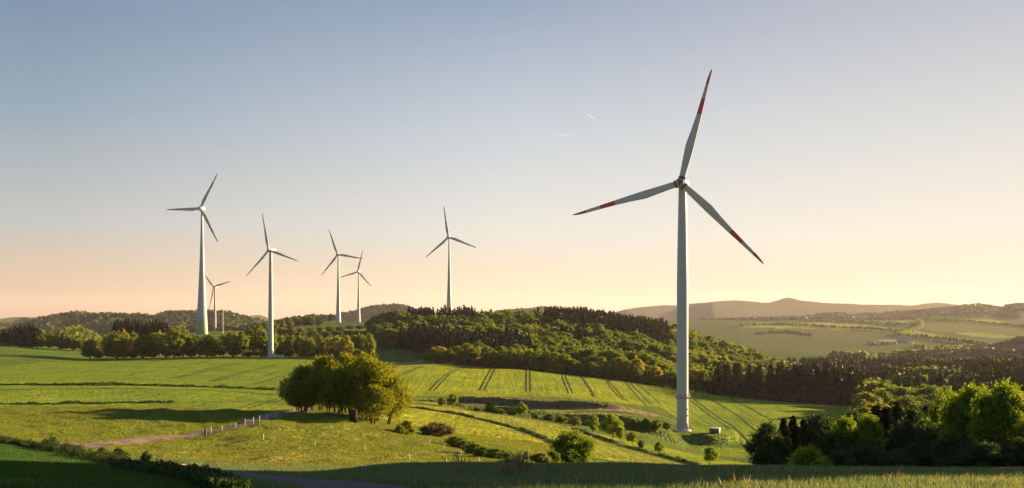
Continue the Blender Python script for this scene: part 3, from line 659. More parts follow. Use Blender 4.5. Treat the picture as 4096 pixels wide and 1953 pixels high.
# ring platform, steps, door and ladder of the near turbine
P = tube([(0, 0, 11.58), (0, 0, 11.70)], [2.75, 2.75], 40)
pl = obj('platform', mesh_np('platform', P, [M['rail']]), t1)
P = []
for hz in (12.25, 12.75):
    th = np.linspace(0, 2 * math.pi, 37); P += tube([(2.7 * math.cos(a), 2.7 * math.sin(a), hz) for a in th], [.03] * 37, 5, False)
for k in range(18):
    a = k * 2 * math.pi / 18; P += tube([(2.7 * math.cos(a), 2.7 * math.sin(a), 11.7), (2.7 * math.cos(a), 2.7 * math.sin(a), 12.8)], [.035, .035], 5)
obj('railing', mesh_np('railing', P, [M['rail']]), pl)
for k in range(12):
    a = k * 2 * math.pi / 12 + .2
    obj('bracket', mesh_np('bracket', tube([(1.95 * math.cos(a), 1.95 * math.sin(a), 10.9), (2.65 * math.cos(a), 2.65 * math.sin(a), 11.55)], [.09, .07], 5), [M['dark']]), pl)
obj('foundation', mesh_np('foundation', tube([(0, 0, -1.2), (0, 0, .22), (0, 0, .3)], [3.0, 3.0, 2.9], 40), [M['roof']]), t1)
for z_, hh in ((1.4, 2.1), (5.2, .5), (7.4, .5)):
    a = R(-38); r_ = 2.0
    nm = 'door' if hh > 1 else 'hatch'
    obj(nm, mesh_np(nm, box((r_ * math.cos(a), r_ * math.sin(a), z_), (.14, .9 if hh > 1 else .5, hh), a), [M['dark']]), tw1)
P = []
for k in range(4): P += box((2.5 * math.cos(R(-38)) , 2.5 * math.sin(R(-38)), .1 + k * .1), (1.1 - k * .25, 1.2, .1), R(-38))
turbine(202, 334.5, 1200, 200.9, 208.7, 43.0, R(30), R(33), (6.6, 1.25), 'concrete', 'tall leftmost turbine with cone shaped tower, green rings at its foot and red banded blades', BAND, (19, (.16, .24, .07)), (30, 52, 74, 96), .22, 1.25)
turbine(270.7, 357.0, 650, 269.6, 250.4, 22.6, R(-12), R(38), (1.80, .92), 'steel', 'slim white turbine with plain unbanded blades, at the field edge before the hedgerow', [], None, (20, 42), .25, 1.0)
turbine(215.0, 333.0, 2140, 214.2, 287.0, 45.0, R(-44), R(42), (2.7, 1.5), 'steel', 'small distant turbine half hidden behind the green ringed tower, blades swung up in a vee', BAND, None, (30, 60), .25, 1.1)
turbine(338.3, 322.4, 1600, 337.5, 254.6, 39.5, R(-20), R(20), (3.9, 1.1), 'concrete', 'white turbine on the bare brown mound, larger one of the overlapping pair', BAND, None, (30, 60), .22, 1.2)
turbine(358.6, 321.8, 2170, 357.9, 271.7, 43.2, R(15), R(30), (3.9, 1.2), 'concrete', 'smaller rear turbine of the overlapping pair on the bare brown mound', [(.62, 1.1)], None, (30, 60), .22, 1.2)
turbine(449.2, 314.0, 1430, 448.2, 237.2, 41.0, R(-9), R(20), (3.7, 1.05), 'concrete', 'lone turbine rising behind the dark firs on the hill crest, its foot hidden by trees', [(.62, .74), (.87, 1.1)], None, (30, 60), .22, 1.2)

# ------------------------------------------------------------------ plants
def cards(P, size, rng, out=None, flat=0.0):
    """leaf shaped faces at the given points"""
    n = len(P); u = rng.normal(size=(n, 3)); 
    if out is not None: u = u * (1 - flat) + out * flat * 2
    u /= np.linalg.norm(u, axis=1)[:, None] + 1e-9
    v = rng.normal(size=(n, 3)); v -= (v * u).sum(1)[:, None] * u; v /= np.linalg.norm(v, axis=1)[:, None] + 1e-9
    s = size * rng.uniform(.6, 1.35, n)[:, None]
    V = np.stack([P - u * s * .6, P + v * s * .36 + u * s * .05, P + u * s * .65, P - v * s * .36 + u * s * .02], 1).reshape(-1, 3)
    return V, np.arange(n * 4).reshape(n, 4)
def ico(c, r, rng, jit=.15, nu=8, nv=5):
    a = np.arange(nu) * 2 * math.pi / nu; V = [[0, 0, 1]]
    for i in range(1, nv):
        t = math.pi * i / nv; V += [[math.sin(t) * math.cos(q), math.sin(t) * math.sin(q), math.cos(t)] for q in a]
    V.append([0, 0, -1]); V = np.array(V) * (1 + rng.uniform(-jit, jit, len(V)))[:, None] * r + c
    f = []
    for i in range(nv - 2):
        for k_ in range(nu): f.append((1 + i * nu + k_, 1 + i * nu + (k_ + 1) % nu, 1 + (i + 1) * nu + (k_ + 1) % nu, 1 + (i + 1) * nu + k_))
    f = np.array(f)[:, ::-1]
    t3 = [(0, 1 + k_, 1 + (k_ + 1) % nu) for k_ in range(nu)] + [(len(V) - 1, 1 + (nv - 2) * nu + (k_ + 1) % nu, 1 + (nv - 2) * nu + k_) for k_ in range(nu)]
    return [(V, f), (V, np.array(t3))]
def broadleaf(H, Rr, h0, nl, nleaf, size, seed, lean=(0, 0), core=.62, shape=1.0, stems=1, spray=0, rlf=1.0):
    """returns crown parts and trunk parts; h0 = height where the crown starts"""
    rng = np.random.default_rng(seed); ch = H - h0; C = []; RL = []
    for i in range(nl):
        t = (i + .5) / nl; zf = t ** .9
        prof = (math.sin(math.pi * min(1, (.12 + .84 * zf)) ** shape)) ** .7
        ang = i * 2.399 + rng.uniform(-.5, .5); rl = Rr * rlf * rng.uniform(.30, .46) * (1.05 - .35 * zf)
        rad = max(0, Rr * prof - rl * .8) * rng.uniform(.55, 1.05)
        C.append((math.cos(ang) * rad + lean[0] * zf, math.sin(ang) * rad + lean[1] * zf, h0 + rl * .55 + zf * (ch - rl * 1.45))); RL.append(rl)
    C = np.array(C); RL = np.array(RL)
    pw = RL ** 2 / (RL ** 2).sum(); li = rng.choice(nl, int(nleaf * 1.5), p=pw)
    dv = rng.normal(size=(len(li), 3)); dv /= np.linalg.norm(dv, axis=1)[:, None]
    lump = 1 + .55 * (vn(dv[:, 0] * 2.3 + li * 7, dv[:, 1] * 2.3 + dv[:, 2] * 3.1, seed) )
    rr = RL[li] * lump * (.55 + .55 * rng.random(len(li)) ** .6)
    P = C[li] + dv * rr[:, None] * np.array([1, 1, .85])
    dist = np.linalg.norm(P[:, None] - C[None], axis=2) / RL[None]
    keep = (dist < .55).sum(1) == 0
    P, dv = P[keep][:nleaf], dv[keep][:nleaf]
    crown = [(*cards(P, size, rng, dv, .25), 0)]
    if spray:
        li = rng.choice(nl, spray); q = rng.normal(size=(spray, 3)); q[:, 2] = np.abs(q[:, 2]) + .3; q /= np.linalg.norm(q, axis=1)[:, None]
        pts = []
        for i_, d_ in zip(li, q):
            for s_ in np.linspace(.85, 1.45, 10): pts.append(C[i_] + d_ * RL[i_] * s_ + rng.normal(size=3) * size * .45)
        crown.append((*cards(np.array(pts), size, rng), 0))
    if core:
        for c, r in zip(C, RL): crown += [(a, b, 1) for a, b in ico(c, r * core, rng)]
    tr = []
    for s_ in range(stems):
        b0 = np.array([0, 0, -.6]) + (np.array([rng.uniform(-.7, .7), rng.uniform(-.7, .7), 0]) if stems > 1 else 0)
        top = np.array([lean[0] * .6 + rng.uniform(-.1, .1) * Rr, lean[1] * .6 + rng.uniform(-.1, .1) * Rr, h0 + ch * .6])
        r0 = H * (.017 if stems > 1 else .022); pts = [b0 + (top - b0) * t + np.array([math.sin(t * 5 + s_) * .05 * H * .4, math.cos(t * 4 + s_) * .05 * H * .4, 0]) * t for t in np.linspace(0, 1, 7)]
        tr += tube(pts, np.linspace(r0 * 1.15, r0 * .35, 7), 8, False)
        for k_ in range(5 if stems == 1 else 3):
            c = C[rng.integers(nl)]; p0 = pts[rng.integers(2, 6)]
            mid = (p0 + c) / 2 + np.array([0, 0, -.04 * H]) + rng.normal(size=3) * .03 * H
            tr += tube([p0, mid, c], [r0 * .5, r0 * .33, r0 * .14], 6, False)
    return crown, [(a, b, 0) for a, b in tr]
def conifer(H, Rr, h0, nlev, per, size, seed, core=.6, sharp=.85):
    rng = np.random.default_rng(seed); P = []; O = []
    for i in range(nlev):
        t = (i + .5) / nlev; z = h0 + t * (H - h0) ; rad = Rr * (1 - t) ** sharp * rng.uniform(.78, 1.15) + .12
        m = max(5, int(per * (1 - t) ** .7)); th = rng.uniform(0, 6.28, m)
        rr = rad * rng.uniform(.35, 1.08, m); dr = np.stack([np.cos(th), np.sin(th), np.full(m, -.35)], 1)
        P.append(np.stack([np.cos(th) * rr, np.sin(th) * rr, z - rr * .32 + rng.uniform(-.4, .4, m) * (H - h0) / nlev], 1)); O.append(dr)
    P = np.concatenate(P); O = np.concatenate(O)
    P = np.concatenate([P, [[0, 0, H - .1 * size], [0, 0, H - .6 * size]]]); O = np.concatenate([O, [[0, 0, 1.], [0, 0, 1.]]])
    crown = [(*cards(P, size, rng, O, .72), 0)]
    pr = [(.05, H * .96), (.35 * Rr * core, h0 + (H - h0) * .7), (.7 * Rr * core, h0 + (H - h0) * .35), (Rr * core, h0 + .05 * H), (.1, h0)]
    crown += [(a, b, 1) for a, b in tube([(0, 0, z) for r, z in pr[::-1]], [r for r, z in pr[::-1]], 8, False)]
    return crown, [(a, b, 0) for a, b in tube([(0, 0, -.6), (0, 0, H * .5), (0, 0, H * .9)], [H * .016, H * .011, .03], 7, False)]
PROT = {}
def proto(key, crown, trunk, leaf, core):
    PROT[key] = (mesh_np('crown', crown, [leaf, core]), mesh_np('trunk', trunk, [M['bark']], True), crown, trunk)
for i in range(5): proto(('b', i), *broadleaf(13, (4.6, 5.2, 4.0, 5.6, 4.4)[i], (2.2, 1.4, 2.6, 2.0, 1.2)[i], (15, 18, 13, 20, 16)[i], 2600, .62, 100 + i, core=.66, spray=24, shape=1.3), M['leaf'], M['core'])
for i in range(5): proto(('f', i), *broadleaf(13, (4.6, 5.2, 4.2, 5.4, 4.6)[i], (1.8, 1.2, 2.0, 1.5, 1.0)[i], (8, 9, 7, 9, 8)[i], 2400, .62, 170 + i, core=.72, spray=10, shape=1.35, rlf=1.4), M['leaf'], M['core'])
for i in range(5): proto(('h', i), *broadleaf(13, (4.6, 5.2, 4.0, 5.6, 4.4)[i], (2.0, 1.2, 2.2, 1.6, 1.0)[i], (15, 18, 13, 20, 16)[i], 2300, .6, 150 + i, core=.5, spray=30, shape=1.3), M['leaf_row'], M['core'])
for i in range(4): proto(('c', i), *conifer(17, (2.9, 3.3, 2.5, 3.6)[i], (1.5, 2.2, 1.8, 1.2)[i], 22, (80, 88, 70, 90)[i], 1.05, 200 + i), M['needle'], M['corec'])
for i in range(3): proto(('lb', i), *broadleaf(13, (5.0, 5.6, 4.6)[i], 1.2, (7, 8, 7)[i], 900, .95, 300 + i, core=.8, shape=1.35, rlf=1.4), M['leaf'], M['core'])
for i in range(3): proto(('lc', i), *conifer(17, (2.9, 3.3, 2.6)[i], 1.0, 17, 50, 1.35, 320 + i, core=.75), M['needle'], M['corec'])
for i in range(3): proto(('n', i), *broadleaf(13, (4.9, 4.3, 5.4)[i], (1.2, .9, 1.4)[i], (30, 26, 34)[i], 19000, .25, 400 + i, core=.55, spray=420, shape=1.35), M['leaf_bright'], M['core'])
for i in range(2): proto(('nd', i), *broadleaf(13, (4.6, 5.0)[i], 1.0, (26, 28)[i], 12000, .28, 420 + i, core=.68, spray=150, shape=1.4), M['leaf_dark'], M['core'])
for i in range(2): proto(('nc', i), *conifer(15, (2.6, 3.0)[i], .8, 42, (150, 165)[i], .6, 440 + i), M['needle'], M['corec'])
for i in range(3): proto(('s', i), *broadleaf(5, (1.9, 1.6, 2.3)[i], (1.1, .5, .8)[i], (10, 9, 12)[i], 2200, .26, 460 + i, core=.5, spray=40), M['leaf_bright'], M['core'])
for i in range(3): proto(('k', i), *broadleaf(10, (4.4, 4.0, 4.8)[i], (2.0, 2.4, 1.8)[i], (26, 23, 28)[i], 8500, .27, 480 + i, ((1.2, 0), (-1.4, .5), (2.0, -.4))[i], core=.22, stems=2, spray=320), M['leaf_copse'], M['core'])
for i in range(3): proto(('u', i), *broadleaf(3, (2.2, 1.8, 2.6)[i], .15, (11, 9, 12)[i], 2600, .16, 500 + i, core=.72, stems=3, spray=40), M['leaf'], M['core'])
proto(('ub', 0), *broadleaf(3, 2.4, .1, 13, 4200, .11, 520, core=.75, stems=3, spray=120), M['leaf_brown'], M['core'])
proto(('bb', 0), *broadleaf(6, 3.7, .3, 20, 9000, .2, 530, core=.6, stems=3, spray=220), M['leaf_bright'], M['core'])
BASEH = dict(b=13, f=13, h=13, c=17, lb=13, lc=17, n=13, nd=13, nc=15, s=5, k=10, u=3, ub=3, bb=6)
rg = np.random.default_rng(7)
def plant(key, x, y, h, label, name='broadleaf_tree', cat='tree', group=None, wide=1.0, sub=True, sink=.1, rz=None, tint=None):
    z = float(ground(x, y)); s = h / BASEH[key[0]]; tint = float(rg.random()) if tint is None else tint
    cme, tme = PROT[key][:2]
    if sub:
        o = thing(name, (x, y, z - sink), label, cat, group, float(rg.uniform(0, 6.28)) if rz is None else rz)
        obj('trunk', tme, o); cr_ = obj('crown', cme, o); cr_.color = (tint, tint, tint, 1)
    else:
        o = obj(name, cme, None, (x, y, z - sink), float(rg.uniform(0, 6.28)), label, cat, group); o.color = (tint, tint, tint, 1)
    o.scale = (s * wide, s * wide, s)
    return o
def plant_px(key, px, top_y, d, label, **kw):
    p = spot(px, d); h = (HY - top_y) / F * d - p[2]
    wpx = kw.pop('wpx', None)
    if wpx:
        me_ = PROT[key][0]; rad = max(abs(v[0]) for v in me_.bound_box_np) if hasattr(me_, 'bound_box_np') else RADI[key]
        kw['wide'] = (wpx * d / F / 2) / rad / (h / BASEH[key[0]])
    return plant(key, p[0], p[1], h, label, **kw)
RADI = {}
for kx, v in PROT.items():
    q = v[2][0][0]; RADI[kx] = float(np.percentile(np.hypot(q[:, 0], q[:, 1]), 96))
ORD = 'first second third fourth fifth sixth seventh eighth ninth tenth eleventh twelfth thirteenth fourteenth fifteenth sixteenth seventeenth eighteenth nineteenth twentieth'.split()
ORD += ['twenty-' + o for o in ORD[:9]] + ['thirtieth'] + ['thirty-' + o for o in ORD[:9]] + ['fortieth'] + ['forty-' + o for o in ORD[:9]]

# hedgerow behind the slim turbine
HR = [(90,339),(99,340),(107,337.5),(117,332),(125,331),(134,333.5),(143,336),(152,333),(159,333),(166,334),(174,328.5),(183,330),(191,335),(199,335.5),(207,336),(215,338),(224,334),(233,333),(242,334),(251,336),(261,331),(272,335),(281,335.5),(290,336.5),(299,335),(309,337.5),(318,336),(328,338),(337,336.5),(346,337),(355,336),(363,334.5),(369.5,335)]
for i, (p, ty) in enumerate(HR):
    tail = 'slim plain bladed turbine' if p > 240 else 'field below the green ringed tower'
    plant_px(('h', (i * 3 + i // 4) % 5), p, ty - 1 + .8 * math.sin(i * 2.1), 668 + 14 * math.sin(i * 1.7), '%s tree from the left in the long hedgerow' % ORD[i], group='hedgerow trees beyond the crop field', wpx=17 + 4 * math.sin(i * 2.3) + (4 if p in (117, 174, 261) else 0))
for i in range(26):                                        # low growth under the hedgerow
    p = 88 + i * 11.2 + float(rg.uniform(-3, 3))
    plant_px(('b', i % 5), p, 349.5 + float(rg.uniform(-2, 2)), 662 + float(rg.uniform(-4, 4)), 'low round bush filling the foot of the long hedgerow', name='bush', cat='bush', group='low bushes along the hedgerow foot', wpx=13, sub=False)
# left spruce stand and the woods at the left edge
for i, (p, ty) in enumerate([(114.5,321),(118,319),(121.5,320),(125,319),(128.5,318.5),(132,320),(135,319.5),(138.5,321),(142,323),(146,321),(149.5,319.5),(153,320),(156.5,319),(160,320.5),(163.5,321.5),(167,323)]):
    plant_px(('c', i % 4), p, ty, 850 + 12 * math.sin(i * 2.2), '%s spruce from the left in the dark stand behind the hedgerow' % ORD[i], name='conifer', group='dark spruce stand behind the hedgerow', wpx=11.5)
for i, (p, ty) in enumerate([(-8,330),(-2,331),(4,329),(10,328),(15,326),(20,325.5),(25,324.5),(29,323.5),(33,324),(37,327)]):
    plant_px(('c', (i + 1) % 4), p, ty, 830 + 12 * math.sin(i * 1.9), 'dark conifer in the small wood at the far left field corner', name='conifer', group='dark conifers of the left wood', wpx=12.5)
for i, (p, ty, wp) in enumerate([(42,329,12),(50,333,12),(57,335,8),(67,337,9),(74,338,9),(81,338.5,9),(2,342,10),(-6,343,10)]):
    plant_px(('b', i % 5), p, ty, 812 + 5 * math.sin(i), '%s leafy tree from the left along the far left field corner' % ORD[(i + 2) % 8], group='leafy trees at the left field corner', wpx=wp, sub=False)
plant_px(('c', 2), 62, 333, 822, 'small dark conifer standing alone right of the left wood', name='conifer', wpx=8)

# woodland on the hill and in the valley
def forest():
    rng = np.random.default_rng(21); out = []
    fr_x = [375, 400, 430, 470, 520, 600, 640, 690, 715, 760, 860]; fr_d = [812, 800, 735, 672, 652, 645, 635, 620, 588, 576, 566]
    for step, conf in ((5.0, None),):
        X = np.arange(-130, 700, step); Y = np.arange(220, 1560, step)
        gx, gy = np.meshgrid(X, Y); gx = gx + rng.uniform(-.45, .45, gx.shape) * step; gy = gy + rng.uniform(-.45, .45, gy.shape) * step
        gx, gy = gx.ravel(), gy.ravel(); px = CX + gx / gy * F
        m = (px > 372) & (px < 1075)
        gx, gy, px = gx[m], gy[m], px[m]
    front = np.interp(px, fr_x, fr_d)
    hill = (px < 862) & (gy > front) & (gy < np.interp(px, [375, 640, 700, 760, 862], [1180, 1160, 1220, 1250, 1500]))
    right = (px >= 862) & (gy > 225) & (gy < 1500)
    low = vn(gx / 45, gy / 45, 31); lo2 = vn(gx / 22, gy / 22, 32)
    con = (low + .3 * lo2) > .40
    con |= (px > 398) & (px < 464) & (gy < 800)
    con |= (px > 466) & (px < 531) & (gy > 695) & (gy < 765)
    con |= (px > 545 + 20 * lo2) & (px < 668) & (gy > 900)
    con |= (px > 408) & (px < 475) & (gy > 985)
    con |= (px > 714) & (px < 862) & (gy < 690)
    con |= (px > 770) & (px < 862) & (gy >= 690) & (lo2 > -.12)
    con &= ~((px > 690) & (px < 800) & (gy > 700) & (low < .38))
    con |= right & (gy > 520) & (low + .3 * lo2 > .02)
    con &= ~(right & (gy < 330))
    keep = rng.random(len(px)) < np.where(con, np.where(gy < 800, .95, .8), .24)
    m = (hill | right) & keep
    for x, y, p, c in zip(gx[m], gy[m], px[m], con[m]): out.append((x, y, p, bool(c)))
    return out
FT = forest()
fx = np.array([t[0] for t in FT]); fy = np.array([t[1] for t in FT]); fp = np.array([t[2] for t in FT]); fc = np.array([t[3] for t in FT])
rng = np.random.default_rng(5)
fh = np.where(fc, rng.uniform(13, 19, len(fx)), rng.uniform(10, 16.5, len(fx)))
fh = np.where((fp > 712) & (fp < 862) & (fy < 640), rng.uniform(14.5, 20.5, len(fx)), fh)
fh = np.where((fp >= 862) & (fy < 520), fh * .72, fh)
fh = fh * (1 + .45 * vn(fx / 55, fy / 55, 35)); ftint = np.clip(.42 + 1.1 * vn(fx / 70, fy / 70, 36) + rng.uniform(-.2, .2, len(fx)) + .2 * (fp > 690), .02, .97)
fz = ground(fx, fy); ftop = HY - (fz + fh) * F / fy
# what of the wood can be seen: nothing nearer stands above its top
order = np.argsort(fy); sky_line = np.full(1300, 600.0); visible = np.zeros(len(fx), bool); share = np.zeros(len(fx))
for k_ in order:
    a, b = int(fp[k_] - 3.2 * F / fy[k_]) + 100, int(fp[k_] + 3.2 * F / fy[k_]) + 101
    hgt = np.mean(np.clip(sky_line[a:b] - ftop[k_], 0, None)); share[k_] = hgt
    visible[k_] = hgt > .25; sky_line[a:b] = np.minimum(sky_line[a:b], ftop[k_] + 1.2)
visible |= rng.random(len(fx)) < .15
def region_label(p, d, c):
    if c:
        if p < 464 and d < 830: return 'dark spruce in the steep belt beside the winding lane', 'spruces in the belt beside the lane'
        if p < 531 and d < 830: return 'dark spruce in the strip behind the leafy field edge', 'spruces behind the leafy field edge'
        if 712 < p < 862 and d < 700: return 'tall bare stemmed spruce in the plantation along the right field end', 'spruces of the plantation'
        if p >= 862: return 'dark conifer in the valley wood behind the bright right trees', 'conifers of the valley wood'
        return 'dark conifer on the upper slope of the wooded hill', 'conifers of the wooded hill'
    if p >= 862: return 'leafy tree in the valley wood behind the bright right trees', 'leafy trees of the valley wood'
    if p > 690: return 'round leafy tree on the right shoulder of the wooded hill', 'leafy trees on the hill shoulder'
    return 'round leafy tree on the wooded hill beyond the striped field', 'leafy trees of the wooded hill'
size_key = np.where(visible, share * 7000 / fy, 0)
single = np.zeros(len(fx), bool)
for c, cap in ((True, 215), (False, 195)):
    idc = np.where((fc == c) & visible)[0]; idc = idc[np.argsort(-size_key[idc])][:cap]; single[idc] = True
for k_ in np.where(single)[0]:
    lb, gp = region_label(fp[k_], fy[k_], fc[k_])
    key = ('c', int(rng.integers(4))) if fc[k_] else ('f', int(rng.integers(5)))
    plant(key, fx[k_], fy[k_], fh[k_], lb, name='conifer' if fc[k_] else 'broadleaf_tree', group=gp, tint=float(ftint[k_]), sub=bool(fc[k_] and 712 < fp[k_] < 862 and fy[k_] < 640), wide=float(rng.uniform(.9, 1.2) if fc[k_] else rng.uniform(1.25, 1.75)))
def mass(name, sel, kind_, label):
    parts = []; tint = []
    for k_ in sel:
        key = (kind_, int(rng.integers(3))); crown = PROT[key][2]; s = fh[k_] / BASEH[kind_]; a = rng.uniform(0, 6.28); ca, sa = math.cos(a), math.sin(a)
        wd = s * (rng.uniform(.9, 1.2) if kind_ == 'lc' else rng.uniform(1.25, 1.75)); A = np.array([[ca * wd, sa * wd, 0], [-sa * wd, ca * wd, 0], [0, 0, s]]); tv = ftint[k_]
        for v, f, mi in crown:
            parts.append((v @ A + np.array([fx[k_], fy[k_], fz[k_] - .3]), f, mi)); tint.append(np.full(len(v), tv))
    me = mesh_np(name, parts, [M['leaf' if kind_ == 'lb' else 'needle'], M['core' if kind_ == 'lb' else 'corec']], False, {'tint': ('FLOAT', np.concatenate(tint))})
    obj(name, me, label=label, cat='woodland', kind='stuff')
rest = visible & ~single
mass('broadleaf_forest', np.where(rest & ~fc)[0], 'lb', 'dense mass of spring green trees covering the hill')
mass('conifer_forest', np.where(rest & fc)[0], 'lc', 'dense mass of dark conifers covering the hill')

# leafy front row along the upper edge of the striped field
FR = [(432,350),(440,347),(449,350),(458,346.5),(467,344.5),(477,347),(487,346),(497,351),(505,350),(512,349.5),(521,351),(530,350),(538,348),(547,350),(556,353),(566,356),(574,360),(582,364),(592,363),(602,357.5),(611,360),(618,357.5),(627,360),(637,358),(647,365),(655,366),(664,364),(673,371),(697,369),(703,370)]
for i, (p, ty) in enumerate(FR):
    dd = float(np.interp(p, [432, 470, 520, 600, 640, 703], [648, 640, 634, 628, 618, 600])) + 5 * math.sin(i * 2.7)
    plant_px(('h', (i * 2 + i // 3) % 5), p, ty - .8, dd, '%s leafy tree from the left in the row above the striped field' % ORD[i], group='leafy row along the striped field', wpx=18 + 4 * math.sin(i * 1.9))
for i in range(22):
    p = 428 + i * 13 + float(rg.uniform(-3, 3)); dd = float(np.interp(p, [432, 470, 520, 600, 640, 703], [640, 633, 627, 620, 610, 592]))
    gy_ = HY - spot(p, dd)[2] * F / dd
    plant_px(('b', i % 5), p, gy_ - float(rg.uniform(8, 12)), dd, 'low bush at the foot of the leafy row along the striped field', name='bush', cat='bush', group='low bushes along the striped field', wpx=14, sub=False)
# trees and bushes on the knolls behind the hedgerow
BK = [(242,331,1120,8),(249,327,1130,9),(256,322.5,1160,12),(264,322,1250,10),(272,320,1280,10),(281,319,1300,10),(289,318,1320,9),(297,317.5,1340,9),(305,317,1350,9),(312,317.5,1350,9),(319,318.8,1340,8),
      (262,327,1130,9),(272,327,1120,10),(282,327,1110,10),(292,328,1110,9),(302,327.5,1150,10),(311,327,1180,10),(320,326.5,1200,10),(330,326,1220,10),(340,326,1240,10),(350,325.5,1250,10),(360,325,1240,10),(370,324,1200,10),(379,322,1120,10),
      (300,332,1040,9),(312,331.5,1060,10),(324,331,1080,10),(336,330.5,1090,10),(348,330.5,1090,10),(358,330.5,1060,10),(368,330.5,1000,11),(378,330,960,12),(388,329,930,12),(386,337,880,11),(394,340,850,10),(228,333.5,1150,7),(206,334.5,1160,8),(196,335.5,1100,9),(180,338,1000,9)]
for i, (p, ty, d, wp) in enumerate(BK):
    t = 'pale' if ty < 321 else 'dark'
    plant_px(('b', i % 5), p, ty, d, 'round bush on the bank of the brown mound behind the hedgerow', name='bush', cat='bush', group='bushes on the bank of the brown mound', wpx=wp * 1.15, sub=False)

# copse on the meadow
KP = [(297,373,197,40,0),(304,378,188,44,2),(311,365,194,44,1),(319,357.5,196,48,0),(327,362,187,41,2),(334,355,191,44,1),(342,353,192,48,0),(349,366,180,41,1),(357,354.5,186,51,2),(366,358,180,54,0),(376,366,183,54,2),(388,378,180,44,2),(301,381,184,34,1),(371,385,174,48,0),(338,378,182,48,2)]
KN = ['leftmost copse tree, its dark crown hanging over the lane', 'copse tree with two thin stems beside the lane', 'copse tree behind the twin stems, crown towards the hedgerow', 'high crowned copse tree left of the middle', 'short copse tree between the straight stems', 'middle copse tree with dense olive crown', 'tallest copse tree with ragged top twigs', 'copse tree leaning left just behind the hunting hide', 'orange tinted copse tree rising above the hunting hide', 'golden copse tree leaning right beside the hunting hide', 'golden copse tree spreading to the right over the slope', 'rightmost copse tree with low golden branches', 'low dark copse tree at the left skirt', 'low golden copse tree in front of the right crowns', 'low olive copse tree over the row of stems']
for (p, ty, d, wp, kd), lb in zip(KP, KN):
    plant_px(('k', kd), p, ty, d, lb, name='copse_tree', group='trees of the meadow copse', wpx=wp, rz=0.0 if p < 330 else 0.3)
P = []
STEMS = [(300,190,-.2),(302,190,.5),(309,188,.1),(313,187,0),(318,187,0),(322,187,.1),(326,186,.2),(331,184,.4),(336,183,.5),(343,180,.9),(353,174,.2),(358.5,176,1.3)]
# small trees and bushes on the slopes; column, top row, foot row, range of depth, width, kind, label
SM = [(442,396,405.3,300,372,10,('u',0),'bush','pale bush left of the young tree on the upper bank'),
      (453,393,407.2,300,372,12,('s',0),'sapling','young vase shaped tree beside the lane above the crop strip'),
      (489.5,401,411.2,300,372,10,('s',1),'sapling','small thin sapling on top of the hedged bank'),
      (522,401.5,416.5,290,345,12,('s',2),'sapling','round yellow green sapling at the left end of the dark bank'),
      (534.5,412,418.5,290,345,8,('u',1),'bush','little round bush just right of the yellow green sapling'),
      (593,414,432,270,348,12,('s',1),'sapling','slim young tree left of the round one below the bank'),
      (613,414,438,260,345,24,('s',2),'broadleaf_tree','broad round young tree below the bare soil patch'),
      (620,426,440.8,250,340,10,('s',0),'sapling','narrow young tree clinging to the right of the round one'),
      (632,431,444.3,240,335,11,('s',0),'sapling','pale sapling beside the dark ditch below the round tree'),
      (641,439,448,235,330,8,('u',2),'bush','small bush beside the ditch right of the pale sapling'),
      (658.6,441,453.5,220,320,11.5,('s',2),'sapling','single round sapling between the ditch and the turbine mound'),
      (710,446,464.5,180,300,15.5,('s',0),'sapling','lone round headed sapling at the foot of the slope below the turbine'),
      (573,430.5,464,110,190,50,('bb',0),'bush','large rounded bush at the meadow foot below the young trees'),
      (541,451,464.5,110,190,22,('u',2),'bush','low dark bush at the left skirt of the large rounded bush'),
      (553,449,464.8,110,188,18,('u',0),'bush','low bush tucked between the dark bush and the large rounded one'),
      (406.6,419,434,140,230,20,('u',0),'bush','pale flowering bush below the right end of the copse'),
      (400,424,434.5,140,230,10,('u',1),'bush','dark low bush at the left foot of the pale flowering bush'),
      (436,421.5,436.7,140,235,38,('ub',0),'bush','large russet brown bush on the slope below the copse'),
      (455,435.0,447,130,220,21,('u',1),'bush','dark rounded bush at the upper end of the slope hedge'),
      (465,439.0,450,130,215,24,('u',2),'bush','second bush down the slope hedge'),
      (475,442.0,453.5,130,210,25,('u',0),'bush','third bush down the slope hedge'),
      (485,445.0,457,125,205,27,('u',2),'bush','fourth bush down the slope hedge'),
      (496,447.0,460,120,200,30,('u',0),'bush','fifth bush down the slope hedge, tinged brown on top'),
      (506,451.0,462.5,115,195,27,('u',2),'bush','sixth bush down the slope hedge'),
      (515,455.0,464,110,190,21,('u',1),'bush','lowest bush of the slope hedge at the shaded crest'),
      (478,406.5,411,300,372,10,('u',0),'bush','first low bush from the left on the lower bank'),(499,408,413.5,300,360,12,('u',2),'bush','second low bush from the left on the lower bank'),
      (512,409.5,415,300,355,12,('u',1),'bush','third low bush from the left on the lower bank'),(550,413,421,290,352,13,('u',0),'bush','bush on the shaded lower bank right of the sapling'),
      (562,414.5,423.5,290,352,13,('u',2),'bush','dark bush on the shaded lower bank above the ditch'),(576,416,426,290,352,12,('u',1),'bush','bush on the shaded lower bank left of the slim young tree'),
      (634,417,429,300,356,12,('u',2),'bush','bush on the dark bank right of the round young tree'),(646,417,429.5,300,357,12,('u',0),'bush','bush in the middle of the dark bank near the turbine'),
      (656,419,429.5,300,357,11,('u',1),'bush','bush on the dark bank close to the turbine foot'),(667,421,430,300,358,10,('u',2),'bush','last bush on the dark bank beside the turbine foot')]
for p, ty, by, d0, d1, wp, key, nm, lb in SM:
    q = at(p, by, d0, d1); plant_px(key, p, ty, q[1], lb, name=nm, cat='bush' if nm == 'bush' else 'tree', wpx=wp)
